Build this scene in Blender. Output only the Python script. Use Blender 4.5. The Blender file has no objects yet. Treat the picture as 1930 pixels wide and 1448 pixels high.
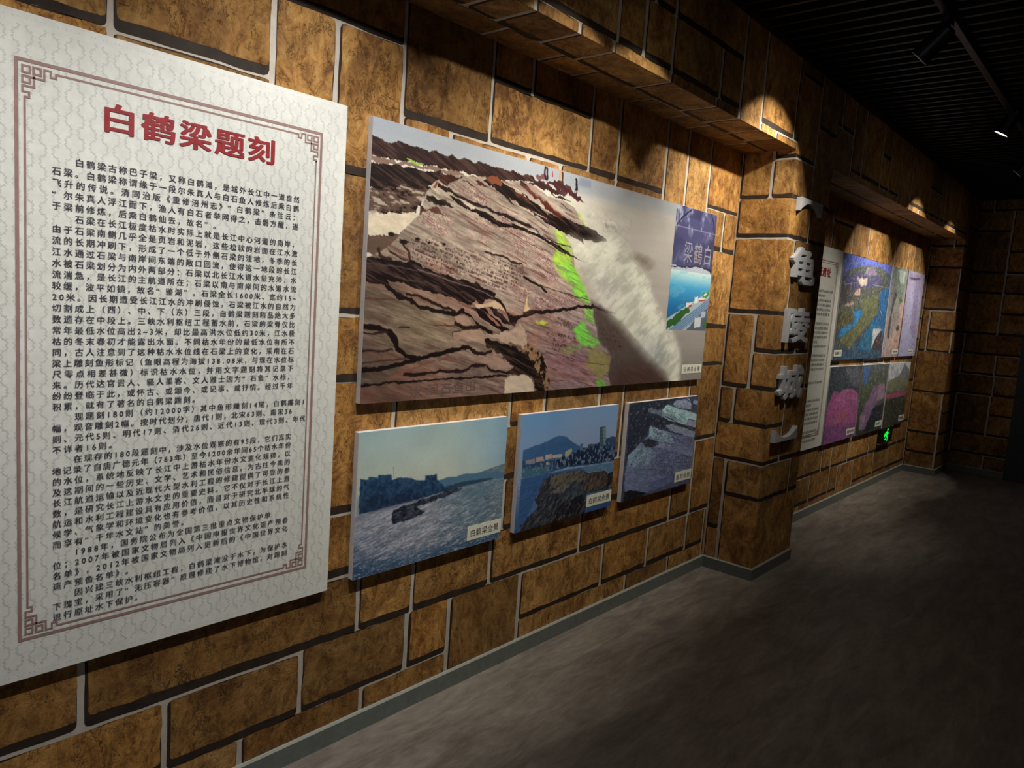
import bpy, bmesh, math, random
import numpy as np
from mathutils import Vector, Matrix

# ------------------------------------------------------------------ camera, world, exposure
SC = bpy.context.scene
COL = SC.collection
CAM_LOC = Vector((0.0, -1.9623, 1.55))
YAW, PITCH, ROLL, FPX = 0.8541, 0.1139, 0.0698, 1390.0
fw = Vector((math.sin(YAW)*math.cos(PITCH), math.cos(YAW)*math.cos(PITCH), -math.sin(PITCH)))
rt = Vector((math.cos(YAW), -math.sin(YAW), 0))
up = rt.cross(fw)
r2 = math.cos(ROLL)*rt + math.sin(ROLL)*up
u2 = -math.sin(ROLL)*rt + math.cos(ROLL)*up
cd = bpy.data.cameras.new('camera')
cd.sensor_fit = 'HORIZONTAL'; cd.sensor_width = 36.0
cd.lens = FPX/1930*36.0
cd.clip_start = 0.05; cd.clip_end = 60
cam = bpy.data.objects.new('camera', cd); COL.objects.link(cam)
M3 = Matrix((r2, u2, -fw)).transposed()
cam.matrix_world = Matrix.Translation(CAM_LOC) @ M3.to_4x4()
SC.camera = cam
w = bpy.data.worlds.new('world'); SC.world = w; w.use_nodes = True
w.node_tree.nodes['Background'].inputs[0].default_value = (0.80, 0.86, 1.0, 1)
w.node_tree.nodes['Background'].inputs[1].default_value = 0.24
SC.view_settings.view_transform = 'Standard'
SC.view_settings.look = 'None'
SC.view_settings.gamma = 1.0
SC.view_settings.exposure = 0.0
SC.view_settings.use_curve_mapping = False
SC.cycles.max_bounces = 8
SC.cycles.diffuse_bounces = 6
SC.cycles.use_denoising = True

# track spotlights: x, target x, target z, flood watts, core watts, cone half angle (deg)
LAMP_Y, LAMP_Z = -1.085, 2.81
LIGHT_COL = (1.0, 0.93, 0.79)
COOL = (1.0, 0.975, 0.925)
LAMPS = [(0.10, 0.15, 1.30, 7, 72, 37, COOL),  # unseen lamp added to lift the light on the near panel's left
         (1.18, 1.20, 1.56, 11, 80, 36, COOL),
         (2.05, 2.05, 1.57, 12, 72, 33, LIGHT_COL),
         (2.53, 2.53, 1.57, 12, 65, 33, LIGHT_COL),
         (3.78, 3.78, 1.79, 14, 130, 37, LIGHT_COL),
         (6.795, 6.795, 1.684, 16, 135, 34.7, LIGHT_COL),
         (8.06, 8.06, 1.605, 14, 100, 34.4, LIGHT_COL)]

# ------------------------------------------------------------------ scene constants
YB = -0.3125            # front of beam and pillar
XP, XP1 = 4.151, 4.743  # first pillar
XQ, XQ1 = 8.80, 9.39    # second pillar / end wall
ZB, ZC, ZT = 2.481, 2.95, 3.27   # beam soffit, ceiling blades, slab
YR, XL = -4.3, -2.4     # right wall, open end behind the camera

# ------------------------------------------------------------------ helpers
def tag(o, label=None, cat=None, group=None, kind=None):
    if label: o['label'] = label
    if cat: o['category'] = cat
    if group: o['group'] = group
    if kind: o['kind'] = kind
    return o

def empty(name, loc, label=None, cat=None, group=None):
    o = bpy.data.objects.new(name, None); COL.objects.link(o)
    o.location = loc; o.empty_display_size = 0.1
    return tag(o, label, cat, group)

def link(name, me, parent=None, mats=()):
    o = bpy.data.objects.new(name, me); COL.objects.link(o)
    for m in mats: me.materials.append(m)
    if parent:
        o.parent = parent
        o.matrix_parent_inverse = Matrix.Translation(parent.location).inverted()
    return o

class MB:
    """collects vertices and faces, then links them as one mesh object"""
    def __init__(s): s.v = []; s.f = []; s.m = []; s.c = []
    def add(s, vs, fs, mi=0, col=None):
        b = len(s.v); s.v += [tuple(p) for p in vs]
        for f in fs:
            s.f.append([b+i for i in f]); s.m.append(mi); s.c.append(col)
        return s
    def box(s, x0, x1, y0, y1, z0, z1, mi=0):
        v = [(x, y, z) for x in (x0, x1) for y in (y0, y1) for z in (z0, z1)]
        return s.add(v, [(0,1,3,2),(4,6,7,5),(0,4,5,1),(2,3,7,6),(0,2,6,4),(1,5,7,3)], mi)
    def xz(s, pts, y, mi=0):
        """flat polygon facing -y"""
        return s.add([(p[0], y, p[1]) for p in pts], [list(range(len(pts)))], mi)
    lay = 0
    def strip(s, pts, w, y, mi=0):
        """square-capped polyline of width w in the plane y"""
        for a, b in zip(pts, pts[1:]):
            d = np.array(b, float)-np.array(a, float); L = np.hypot(*d)
            if L < 1e-6: continue
            d /= L; n = np.array([-d[1], d[0]])*w/2; e = d*w/2
            a2, b2 = np.array(a)-e, np.array(b)+e
            s.lay = (s.lay+1) % 7
            s.xz([a2-n, b2-n, b2+n, a2+n], y-s.lay*6e-5, mi)
        return s
    def tube(s, a, b, r0, r1=None, n=20, mi=0, caps=True):
        a, b = Vector(a), Vector(b); r1 = r0 if r1 is None else r1
        ax = (b-a).normalized(); t = Vector((0,0,1)) if abs(ax.z) < .9 else Vector((1,0,0))
        p = ax.cross(t).normalized(); q = ax.cross(p)
        vs = []
        for c, r in ((a, r0), (b, r1)):
            for i in range(n):
                an = 2*math.pi*i/n; vs.append(c + p*math.cos(an)*r + q*math.sin(an)*r)
        fs = [(i, (i+1) % n, n+(i+1) % n, n+i) for i in range(n)]
        if caps: fs += [list(range(n))[::-1], list(range(n, 2*n))]
        return s.add(vs, fs, mi)
    def build(s, name, mats, parent=None, bevel=0, smooth=False, attr=None):
        me = bpy.data.meshes.new(name)
        me.from_pydata(s.v, [], s.f); me.update()
        if not isinstance(mats, (list, tuple)): mats = [mats]
        me.polygons.foreach_set('material_index', np.array(s.m, np.int32))
        if smooth: me.polygons.foreach_set('use_smooth', [True]*len(s.f))
        if attr:
            at = me.color_attributes.new(attr, 'FLOAT_COLOR', 'CORNER')
            out = np.ones((len(me.loops), 4), np.float32); i = 0
            for f, c in zip(s.f, s.c):
                out[i:i+len(f), :3] = c if c is not None else (0.5, 0.5, 0.5); i += len(f)
            at.data.foreach_set('color', out.ravel())
        o = link(name, me, parent, mats)
        if bevel:
            bm = bmesh.new(); bm.from_mesh(me)
            bmesh.ops.remove_doubles(bm, verts=bm.verts, dist=1e-5)
            bmesh.ops.bevel(bm, geom=bm.edges[:], offset=bevel, segments=2, affect='EDGES', profile=.5)
            bm.to_mesh(me); bm.free()
        return o

def lin(c):
    c = np.asarray(c, float)/255.0
    return np.where(c <= .04045, c/12.92, ((c+.055)/1.055)**2.4)
def srgb(r, g, b): return tuple(lin((r, g, b)))+(1.0,)

# ------------------------------------------------------------------ materials
def mat(name, col=(128,128,128), rough=.6, metal=0.0, spec=.5, emit=None, estr=0):
    m = bpy.data.materials.new(name); m.use_nodes = True
    b = m.node_tree.nodes['Principled BSDF']
    b.inputs['Base Color'].default_value = srgb(*col)
    b.inputs['Roughness'].default_value = rough
    b.inputs['Metallic'].default_value = metal
    b.inputs['Specular IOR Level'].default_value = spec
    if emit:
        b.inputs['Emission Color'].default_value = srgb(*emit); b.inputs['Emission Strength'].default_value = estr
    return m
class NT:
    def __init__(s, m): s.t = m.node_tree; s.b = s.t.nodes['Principled BSDF']
    def n(s, ty, **k):
        x = s.t.nodes.new(ty)
        for a, v in k.items():
            if a.startswith('i_'): x.inputs[a[2:].replace('_', ' ')].default_value = v
            else: setattr(x, a, v)
        return x
    def l(s, a, b): s.t.links.new(a, b)
    def noise(s, vec, scale, detail=4, rough=.5, dist=0):
        x = s.n('ShaderNodeTexNoise', i_Scale=scale, i_Detail=detail, i_Roughness=rough, i_Distortion=dist)
        s.l(vec, x.inputs['Vector']); return x.outputs['Fac']
    def ramp(s, fac, stops):
        x = s.n('ShaderNodeValToRGB'); e = x.color_ramp.elements
        while len(e) < len(stops): e.new(.5)
        for el, (p, c) in zip(e, stops):
            el.position = p; el.color = srgb(*c) if len(c) == 3 else c
        s.l(fac, x.inputs[0]); return x.outputs[0]
    def math(s, op, a, b=None, clamp=False):
        x = s.n('ShaderNodeMath', operation=op); x.use_clamp = clamp
        for i, v in enumerate((a, b)):
            if v is None: continue
            if isinstance(v, (int, float)): x.inputs[i].default_value = v
            else: s.l(v, x.inputs[i])
        return x.outputs[0]
    def mix(s, fac, a, b, mode='MIX'):
        x = s.n('ShaderNodeMix', data_type='RGBA', blend_type=mode)
        for i, v in ((0, fac), (6, a), (7, b)):
            if isinstance(v, (int, float)): x.inputs[i].default_value = v
            elif isinstance(v, tuple): x.inputs[i].default_value = v
            else: s.l(v, x.inputs[i])
        return x.outputs[2]
    def bump(s, h, strength, dist=.01):
        x = s.n('ShaderNodeBump', i_Strength=strength, i_Distance=dist)
        s.l(h, x.inputs['Height']); s.l(x.outputs[0], s.b.inputs['Normal'])

def make_stone():
    m = mat('printed_stone', rough=.55, spec=.25); t = NT(m)
    pos = t.n('ShaderNodeNewGeometry').outputs['Position']
    at = t.n('ShaderNodeAttribute', attribute_name='tint')
    off = t.n('ShaderNodeVectorMath', operation='SCALE'); off.inputs['Scale'].default_value = 17.0
    t.l(at.outputs['Color'], off.inputs[0])
    ad = t.n('ShaderNodeVectorMath', operation='ADD'); t.l(pos, ad.inputs[0]); t.l(off.outputs[0], ad.inputs[1])
    P = ad.outputs[0]
    big = t.noise(P, 3.5, 4, .55, .6)
    st = t.n('ShaderNodeMapping'); st.inputs['Scale'].default_value = (1.0, 1.0, .6); st.inputs['Rotation'].default_value = (.2, .6, .3)
    t.l(P, st.inputs['Vector'])
    mid = t.noise(st.outputs[0], 15, 10, .70, 1.6)
    fine = t.noise(P, 52, 7, .78, .9)
    v = t.math('ADD', t.math('MULTIPLY', big, .42), t.math('ADD', t.math('MULTIPLY', mid, .72), t.math('MULTIPLY', fine, .41)))
    v = t.math('ADD', t.math('MULTIPLY', t.math('SUBTRACT', v, .775), 1.35), .50)
    base = t.ramp(v, [(.20, (74,50,28)), (.38, (138,97,52)), (.49, (171,128,71)), (.60, (188,145,86)), (.80, (216,180,120))])
    sep = t.n('ShaderNodeSeparateColor'); t.l(at.outputs['Color'], sep.inputs[0])
    # each stone has its own tone
    tone = t.math('ADD', t.math('MULTIPLY', sep.outputs[0], .56), .60)
    tn = t.n('ShaderNodeCombineColor'); t.l(tone, tn.inputs[0]); t.l(t.math('MULTIPLY', tone, t.math('ADD', t.math('MULTIPLY', sep.outputs[1], .13), .89)), tn.inputs[1]); t.l(t.math('MULTIPLY', tone, t.math('ADD', t.math('MULTIPLY', sep.outputs[1], .34), .72)), tn.inputs[2])
    c = t.mix(1.0, base, tn.outputs[0], 'MULTIPLY')
    # brown blotches
    bl = t.ramp(t.noise(P, 6, 5, .6, 1.2), [(.47, (0,0,0)), (.68, (255,255,255))])
    c = t.mix(t.math('MULTIPLY', bl, .60), c, srgb(84,50,26))
    # fissures
    def crack(scale, wid, gate, seed):
        ms = t.n('ShaderNodeMapping'); ms.inputs['Location'].default_value = (seed, seed*2, seed*.7)
        ms.inputs['Scale'].default_value = (1.0, 1.0, .62); ms.inputs['Rotation'].default_value = (0, .5, 0)
        t.l(P, ms.inputs['Vector'])
        n1 = t.noise(ms.outputs[0], scale, 6, .62, 1.0)
        d = t.math('ABSOLUTE', t.math('SUBTRACT', n1, .5))
        k = t.math('SUBTRACT', 1.0, t.math('DIVIDE', d, wid), clamp=True)
        g = t.math('MULTIPLY', t.math('SUBTRACT', t.noise(ms.outputs[0], scale*.8+2, 2, .5, .3), gate), 9.0, clamp=True)
        return t.math('MULTIPLY', k, g)
    ck = t.math('MAXIMUM', crack(8, .011, .49, 3.1), t.math('MULTIPLY', crack(24, .020, .44, 9.7), .9))
    c = t.mix(t.math('MULTIPLY', ck, .85), c, srgb(44,26,16))
    t.l(c, t.b.inputs['Base Color'])
    t.bump(t.math('SUBTRACT', t.math('ADD', t.math('MULTIPLY', fine, .35), mid), t.math('MULTIPLY', ck, .25)), .55, .016)
    return m

def make_grout(name, a, b):
    m = mat(name, rough=.7, spec=.2); t = NT(m)
    pos = t.n('ShaderNodeNewGeometry').outputs['Position']
    t.l(t.ramp(t.noise(pos, 25, 5, .6), [(.3, a), (.7, b)]), t.b.inputs['Base Color'])
    return m

def make_floor():
    m = mat('vinyl_floor', rough=.42, spec=.35); t = NT(m)
    pos = t.n('ShaderNodeNewGeometry').outputs['Position']
    mp = t.n('ShaderNodeMapping'); mp.inputs['Scale'].default_value = (.26, 1.0, 1.0)
    mp.inputs['Rotation'].default_value = (0, 0, -.12)
    t.l(pos, mp.inputs['Vector'])
    a = t.noise(mp.outputs[0], 11, 9, .66, .7)
    b = t.noise(mp.outputs[0], 52, 6, .7, .3)
    v = t.math('ADD', t.math('MULTIPLY', a, .65), t.math('MULTIPLY', b, .35))
    c = t.ramp(v, [(.30, (92,84,78)), (.44, (118,110,103)), (.54, (136,128,120)), (.72, (166,158,150))])
    t.l(c, t.b.inputs['Base Color'])
    t.l(t.math('ADD', t.math('MULTIPLY', b, .25), .34), t.b.inputs['Roughness'])
    t.bump(b, .12, .003)
    return m

def make_paper(name, col, rough=.4, amt=.02):
    m = mat(name, col, rough, spec=.4); t = NT(m)
    pos = t.n('ShaderNodeNewGeometry').outputs['Position']
    c0 = tuple(max(0, x-12) for x in col); c1 = tuple(min(255, x+6) for x in col)
    t.l(t.ramp(t.noise(pos, 40, 6, .6), [(.25, c0), (.75, c1)]), t.b.inputs['Base Color'])
    t.bump(t.noise(pos, 420, 2, .6), amt*5, .0006)
    return m

def make_print(name, rough=.38):
    m = mat(name, rough=rough, spec=.4); t = NT(m)
    at = t.n('ShaderNodeAttribute', attribute_name='Col')
    pos = t.n('ShaderNodeNewGeometry').outputs['Position']
    g = t.ramp(t.noise(pos, 300, 2, .5), [(.2, (238,238,238)), (.8, (255,255,255))])
    t.l(t.mix(1.0, at.outputs['Color'], g, 'MULTIPLY'), t.b.inputs['Base Color'])
    return m

STONE = make_stone()
PALE = make_grout('pale_mortar', (176,166,154), (196,187,176))
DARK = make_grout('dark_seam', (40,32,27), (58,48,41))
FLOOR = make_floor()
BOARD = make_paper('panel_paper', (229,229,222), .36)
FOAM = make_paper('foam_board', (226,224,228), .5)
TAG = make_paper('caption_paper', (226,228,214), .4)
LATT = mat('lattice_grey', (203,206,201), .4)
FRAME = make_paper('frame_mauve', (158,128,122), .45)
INK = make_paper('ink_grey', (68,64,74), .5)
INK2 = make_paper('ink_faded', (132,130,124), .5)
RED = make_paper('ink_red', (152,48,53), .45)
SKIRT = make_paper('skirting_grey', (112,118,114), .35)
SKTOP = make_paper('skirting_lip', (164,168,160), .35)
BLACKC = make_paper('black_ceiling', (14,13,13), .45)
BLACKM = mat('black_metal', (16,16,17), .35, spec=.5)
STEEL = mat('brushed_steel', (190,190,192), .25, metal=1.0)
LENS = mat('lamp_lens', (255,244,220), .3, emit=(255,240,214), estr=18)
LETTER = make_paper('letter_face', (186,188,194), .45)
GREEN = mat('exit_green', (20,230,70), .4, emit=(10,225,60), estr=1.6)
DOORM = make_paper('door_teal', (44,56,54), .4)
PRINT = make_print('photo_print')
WALLD = make_paper('dark_wall_paint', (70,62,54), .7)

# ------------------------------------------------------------------ printed ashlar wallpaper
UH = 0.2185
def fill_rects(fixed, k0, k1, s0, s1, seed):
    """fixed stones plus random stones (in row units) wherever none was given"""
    rnd = random.Random(seed)
    rects = [tuple(r) for r in fixed]
    def free(k, lo, hi):
        iv = [(lo, hi)]
        for a, b, ka, kb in rects:
            if ka <= k < kb:
                nv = []
                for p, q in iv:
                    if b <= p+1e-4 or a >= q-1e-4: nv.append((p, q)); continue
                    if a > p: nv.append((p, a))
                    if b < q: nv.append((b, q))
                iv = nv
        return [(p, q) for p, q in iv if q-p > 1e-3]
    for k in range(k0, k1):
        for p, q in free(k, s0, s1):
            x = p
            while x < q-1e-3:
                wd = rnd.choice((.22, .32, .43, .43, .62, .66))
                e = x+wd if q-(x+wd) > .14 else q
                h = 1
                if k+1 < k1 and rnd.random() < .45 and sum(b-a for a, b in free(k+1, x, e)) > (e-x)-1e-3: h = 2
                rects.append((x, e, k, k+h)); x = e
    return rects

def clip(poly, i, lim, keep_greater):
    out = []
    n = len(poly)
    for j in range(n):
        a, b = poly[j], poly[(j+1) % n]
        ia = (a[i] >= lim) if keep_greater else (a[i] <= lim)
        ib = (b[i] >= lim) if keep_greater else (b[i] <= lim)
        if ia: out.append(a)
        if ia != ib:
            t = (lim-a[i])/(b[i]-a[i]); out.append((a[0]+(b[0]-a[0])*t, a[1]+(b[1]-a[1])*t))
    return out

def wobble(x0, x1, z0, z1, rnd, amp, step=.045, rc=.010):
    """ragged rectangle outline, counter-clockwise"""
    def edge(a, b, nx, nz):
        L = math.hypot(b[0]-a[0], b[1]-a[1]); n = max(1, int(L/step)); o = []
        for i in range(n):
            t = i/n if i else 0
            d = rnd.uniform(-amp, amp) if i else 0
            o.append((a[0]+(b[0]-a[0])*t+nx*d, a[1]+(b[1]-a[1])*t+nz*d))
        return o
    r = [min(rc*rnd.uniform(.3, 1.3), (x1-x0)/3, (z1-z0)/3) for _ in range(4)]
    P = []
    P += edge((x0+r[0], z0), (x1-r[1], z0), 0, 1)
    P += [(x1-r[1], z0), (x1-r[1]*.3, z0+r[1]*.3)]
    P += edge((x1, z0+r[1]), (x1, z1-r[2]), 1, 0)
    P += [(x1, z1-r[2]), (x1-r[2]*.3, z1-r[2]*.3)]
    P += edge((x1-r[2], z1), (x0+r[3], z1), 0, 1)
    P += [(x0+r[3], z1), (x0+r[3]*.3, z1-r[3]*.3)]
    P += edge((x0, z1-r[3]), (x0, z0+r[0]), 1, 0)
    P += [(x0, z0+r[0]), (x0+r[0]*.3, z0+r[0]*.3)]
    return P

def wallpaper(name, panels, rects, zoff, seed, kind='structure'):
    """panels: (smin, smax, zmin, zmax, origin, U, V, N); a point (s, z) lies at origin + U*s + V*z"""
    rnd = random.Random(seed)
    mb = MB()
    def put(poly, lift, mi, col):
        for (a, b, c, d, O, U, V, N) in panels:
            p = poly
            for i, lim, g in ((0, a, True), (0, b, False), (1, c, True), (1, d, False)):
                if len(p) < 3: break
                p = clip(p, i, lim, g)
            if len(p) < 3: continue
            q = [p[0]]
            for t in p[1:]:
                if abs(t[0]-q[-1][0])+abs(t[1]-q[-1][1]) > 1e-5: q.append(t)
            if len(q) < 3: continue
            vs = [O+U*s+V*z+N*lift for s, z in q]
            if U.cross(V).dot(N) < 0: vs = vs[::-1]
            mb.add(vs, [list(range(len(vs)))], mi, col)
    for (a, b, c, d, O, U, V, N) in panels:
        put([(a, c), (b, c), (b, d), (a, d)], 0, 1, None)
        break
    for (a, b, c, d, O, U, V, N) in panels[1:]:
        vs = [O+U*s+V*z for s, z in ((a, c), (b, c), (b, d), (a, d))]
        if U.cross(V).dot(N) < 0: vs = vs[::-1]
        mb.add(vs, [(0, 1, 2, 3)], 1, None)
    for (x0, x1, k0, k1) in rects:
        z0, z1 = zoff+UH*k0, zoff+UH*k1
        g = rnd.uniform(.7, 1.25)
        col = (rnd.random(), rnd.random(), rnd.random())
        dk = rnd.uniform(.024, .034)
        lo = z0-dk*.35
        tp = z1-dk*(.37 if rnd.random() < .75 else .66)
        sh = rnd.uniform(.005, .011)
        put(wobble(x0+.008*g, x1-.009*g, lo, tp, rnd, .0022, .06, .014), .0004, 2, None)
        put(wobble(x0+.008*g+sh, x1-.010*g, lo+dk*.85, tp-.001, rnd, .0032), .0008, 0, col)
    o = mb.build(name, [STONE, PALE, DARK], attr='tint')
    return tag(o, kind=kind)

X, Y, Z = Vector((1,0,0)), Vector((0,1,0)), Vector((0,0,1))
O0 = Vector((0,0,0))
# stones of the long wall up to the first pillar, read row by row: (x0, x1, row, row_end)
R1 = [(.43,1.099,-1,0),(1.099,1.554,-1,0),(1.554,1.969,-1,0),(1.969,2.394,-1,1),(2.394,3.263,-1,0),(3.263,3.705,-1,0),(3.705,4.12,-1,0),
      (.24,.870,0,1),(.870,1.303,0,1),(1.303,1.753,0,1),(1.753,1.969,0,1),(2.394,3.028,0,1),(3.028,3.458,0,1),(3.458,3.900,0,1),(3.9,4.12,0,1),(4.12,4.5,-1,1),
      (.02,.656,1,2),(.656,1.524,1,2),(1.524,1.769,1,2),(1.769,2.19,1,2),(2.19,2.815,1,2),(2.815,3.667,1,2),(3.667,3.907,1,2),(3.907,4.5,1,3),
      (1.2,1.64,3,5),(1.64,2.249,4,5),(2.249,2.471,2,3),(1.9,2.249,2,3),(1.9,2.36,3,4),(2.249,2.471,4,5),(2.471,2.887,4,5),(2.887,3.096,3,5),(3.096,3.532,3,5),(3.532,3.776,4,5),(2.887,3.3,2,3),(3.776,4.5,3,5),
      (1.2,1.64,5,6),(1.15,1.62,6,8),(3.6,4.5,5,6),(3.6,4.5,6,8),
      (.713,1.139,8,9),(1.139,1.35,8,10),(1.35,1.61,8,10),(1.61,1.836,8,9),(1.836,2.253,8,9),(2.253,2.464,8,9),(2.464,2.873,8,9),(2.873,3.295,8,9),(3.295,3.516,8,11),(3.516,3.767,8,11),(3.767,3.988,8,9),(3.988,4.5,8,9),
      (.2,.713,9,11),(.2,.713,8,9),(.713,1.139,9,11),(1.61,2.027,9,11),(2.027,2.657,9,10),(2.657,2.873,9,11),(2.873,3.295,9,11),(3.767,4.5,9,11),
      (1.139,1.61,10,11),(2.027,2.253,10,11),(2.253,2.657,10,11)]
R1 = fill_rects(R1, -1, 13, -2.5, 4.2, 5)
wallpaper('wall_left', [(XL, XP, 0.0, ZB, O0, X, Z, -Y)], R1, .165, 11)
R2 = [(5.3,5.729,-1,0),(5.729,6.598,-1,0),(6.598,7.028,-1,1),(7.028,8.3,-1,0),
      (5.2,5.928,0,1),(5.928,6.386,0,1),(6.386,6.598,0,1),(7.028,7.649,0,1),(7.649,8.085,0,1),(8.085,8.9,0,1),
      (5.3,6.149,1,2),(6.149,6.391,1,2),(6.391,6.822,1,2),(6.822,7.445,1,2),(7.445,7.9,1,2),
      (5.2,5.794,9,11),(5.794,6.274,8,10),(6.274,6.695,9,11),(6.695,7.303,9,11),(7.303,7.52,9,11),(7.52,7.986,9,11),(7.986,8.206,9,11),(8.206,8.45,8,11),(8.45,8.9,9,11)]
R2 = fill_rects(R2, -1, 13, 4.7, 8.9, 6)
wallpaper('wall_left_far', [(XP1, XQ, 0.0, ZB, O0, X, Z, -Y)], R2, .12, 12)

# first pillar, unfolded: s runs round the corner from the wall
D = -YB
PIL = [(0,.186,10,12),(.186,.60,10,11),(.6,.905,10,12),(0,.62,9,10),(.62,.905,9,10),(0,.425,7,9),(.425,.905,7,9),
       (0,.18,5,7),(.18,.62,6,7),(.62,.84,6,7),(.18,.84,5,6),(.84,.905,5,7),
       (0,.10,4,5),(.10,.55,4,5),(.55,.905,3,5),(0,.55,3,4),(.09,.755,2,3),(.755,.905,2,3),(0,.09,1,3),(.09,.905,0,2),(0,.09,0,1)]
PIL = fill_rects([(a, b if b < .9 else 1.25, c, d) for a, b, c, d in PIL], -1, 15, 0, 1.3, 8)
W1 = XP1-XP
def pillar_panels(xa, xb, ztop):
    return [(0, D, 0, ZT, Vector((xa,0,0)), -Y, Z, -X),
            (D, D+xb-xa, 0, ZT, Vector((xa-D, YB, 0)), X, Z, -Y),
            (D+xb-xa, 2*D+xb-xa, 0, ZT, Vector((xb, YB-(D+xb-xa), 0)), Y, Z, X)]
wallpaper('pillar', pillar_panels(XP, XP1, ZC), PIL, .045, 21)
PIL2 = [(0,.3125,8,10),(0,.08,6,8),(.08,.6,7,8),(.08,.305,6,7),(.305,.7,6,7),(0,.6,4,6),(0,.298,2,4),(0,.298,1,2),(0,.298,0,1),(.298,.8,2,3)]
PIL2 = fill_rects(PIL2, -1, 15, 0, 1.3, 9)
wallpaper('pillar_far', pillar_panels(XQ, XQ1, ZC)[:2], PIL2, .0085, 22)
# beams, unfolded: front face then soffit (s = x, z falls on below the front edge)
BM = [(2.532,2.753,0,1),(2.753,3.184,0,1),(3.184,3.402,0,1),(2.753,3.402,1,2),(1.88,2.12,-1,0),(2.12,2.334,-1,0),(2.334,2.75,-1,0),(2.75,3.16,-1,0),
      (3.16,3.402,-1,0),(3.402,3.65,-1,2),(3.65,3.85,-1,0),(3.85,4.15,-1,0),(3.65,4.083,0,2),(4.083,4.5,0,2)]
BM = fill_rects(BM, -3, 4, -2.5, 4.6, 14)
def beam_panels(xa, xb):
    return [(xa, xb, ZB, ZT, Vector((0, YB, 0)), X, Z, -Y),
            (xa, xb, ZB-D, ZB, Vector((0, YB+ZB, ZB)), X, -Y, -Z)]
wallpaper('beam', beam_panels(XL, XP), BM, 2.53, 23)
BM2 = fill_rects([(6.2,6.55,-1,2),(6.55,7.15,0,2),(6.55,6.85,-1,0),(6.85,7.1,-1,0),(7.1,7.8,-1,0),(7.75,8.3,0,2)], -3, 4, 4.2, 8.9, 15)
wallpaper('beam_far', beam_panels(XP1, XQ), BM2, 2.53, 24)
# end wall and right wall; the end behind the camera is left open so cool world light fills in
RE = fill_rects([], -1, 15, 0, 4.2, 31)
wallpaper('wall_end', [(0.3125, 4.3, 0, ZT, Vector((XQ1,0,0)), -Y, Z, -X)], RE, .0085, 32)
RR = fill_rects([], -1, 15, -2.5, 9.5, 33)
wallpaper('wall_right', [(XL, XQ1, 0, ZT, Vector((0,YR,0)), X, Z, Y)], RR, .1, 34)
# floor
f = MB(); f.add([(XL,YR,0),(XQ1,YR,0),(XQ1,0,0),(XL,0,0)], [(0,1,2,3)])
tag(f.build('floor', FLOOR), kind='structure')
# ceiling: black blades running across the hall under a black slab
c = MB()
x = XL+.05
while x < XQ1:
    c.box(x, x+.022, YR, YB-.002, ZC, ZC+.05); x += .104
c.box(XL, XQ1, YR, 0, ZT+.001, ZT+.04)
c.box(XL, XQ1, YB-.04, YB-.002, ZC-.001, ZC+.05)
tag(c.build('ceiling', BLACKC), kind='structure')
# skirting with a pale lip, following wall, pillar and wall again
def skirting(name, pts):
    mb = MB(); h, e = .0716, .012
    P = [Vector((p[0], p[1], 0)) for p in pts]; n = len(P)
    N = []
    for a, b in zip(P, P[1:]):
        d = (b-a).normalized(); N.append(Vector((d.y, -d.x, 0)))
    off = []
    for i in range(n):
        if i == 0: v = N[0]
        elif i == n-1: v = N[-1]
        else:
            v = N[i-1]+N[i]; v = v*(1/max(.3, v.dot(N[i])))
        off.append(P[i]+v*e)
    for i in range(n-1):
        a, b, A, B = P[i], P[i+1], off[i], off[i+1]
        z1 = Vector((0,0,h)); zl = Vector((0,0,h-.006))
        mb.add([A, B, B+zl, A+zl], [(0,1,2,3)], 0)
        mb.add([A+zl, B+zl, B+z1-N[i]*.004, A+z1-N[i]*.004, a+z1, b+z1], [(0,1,2,3), (3,2,5,4)], 1)
    tag(mb.build(name, [SKIRT, SKTOP]), kind='structure')
skirting('baseboard_left', [(XL,0),(XP,0),(XP,YB),(XP1,YB),(XP1,0),(XQ,0),(XQ,YB),(XQ1,YB),(XQ1,-.86)])
# door in the end wall
d = MB(); d.box(XQ1-.05, XQ1-.001, -1.86, -.86, 0, 2.12)
dr = tag(d.build('door_1', DOORM, bevel=.004), kind='structure')
d = MB(); d.box(XQ1-.10, XQ1-.05, -1.74, -1.70, .98, 1.10); d.build('door_handle', STEEL, dr, bevel=.004)
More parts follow.
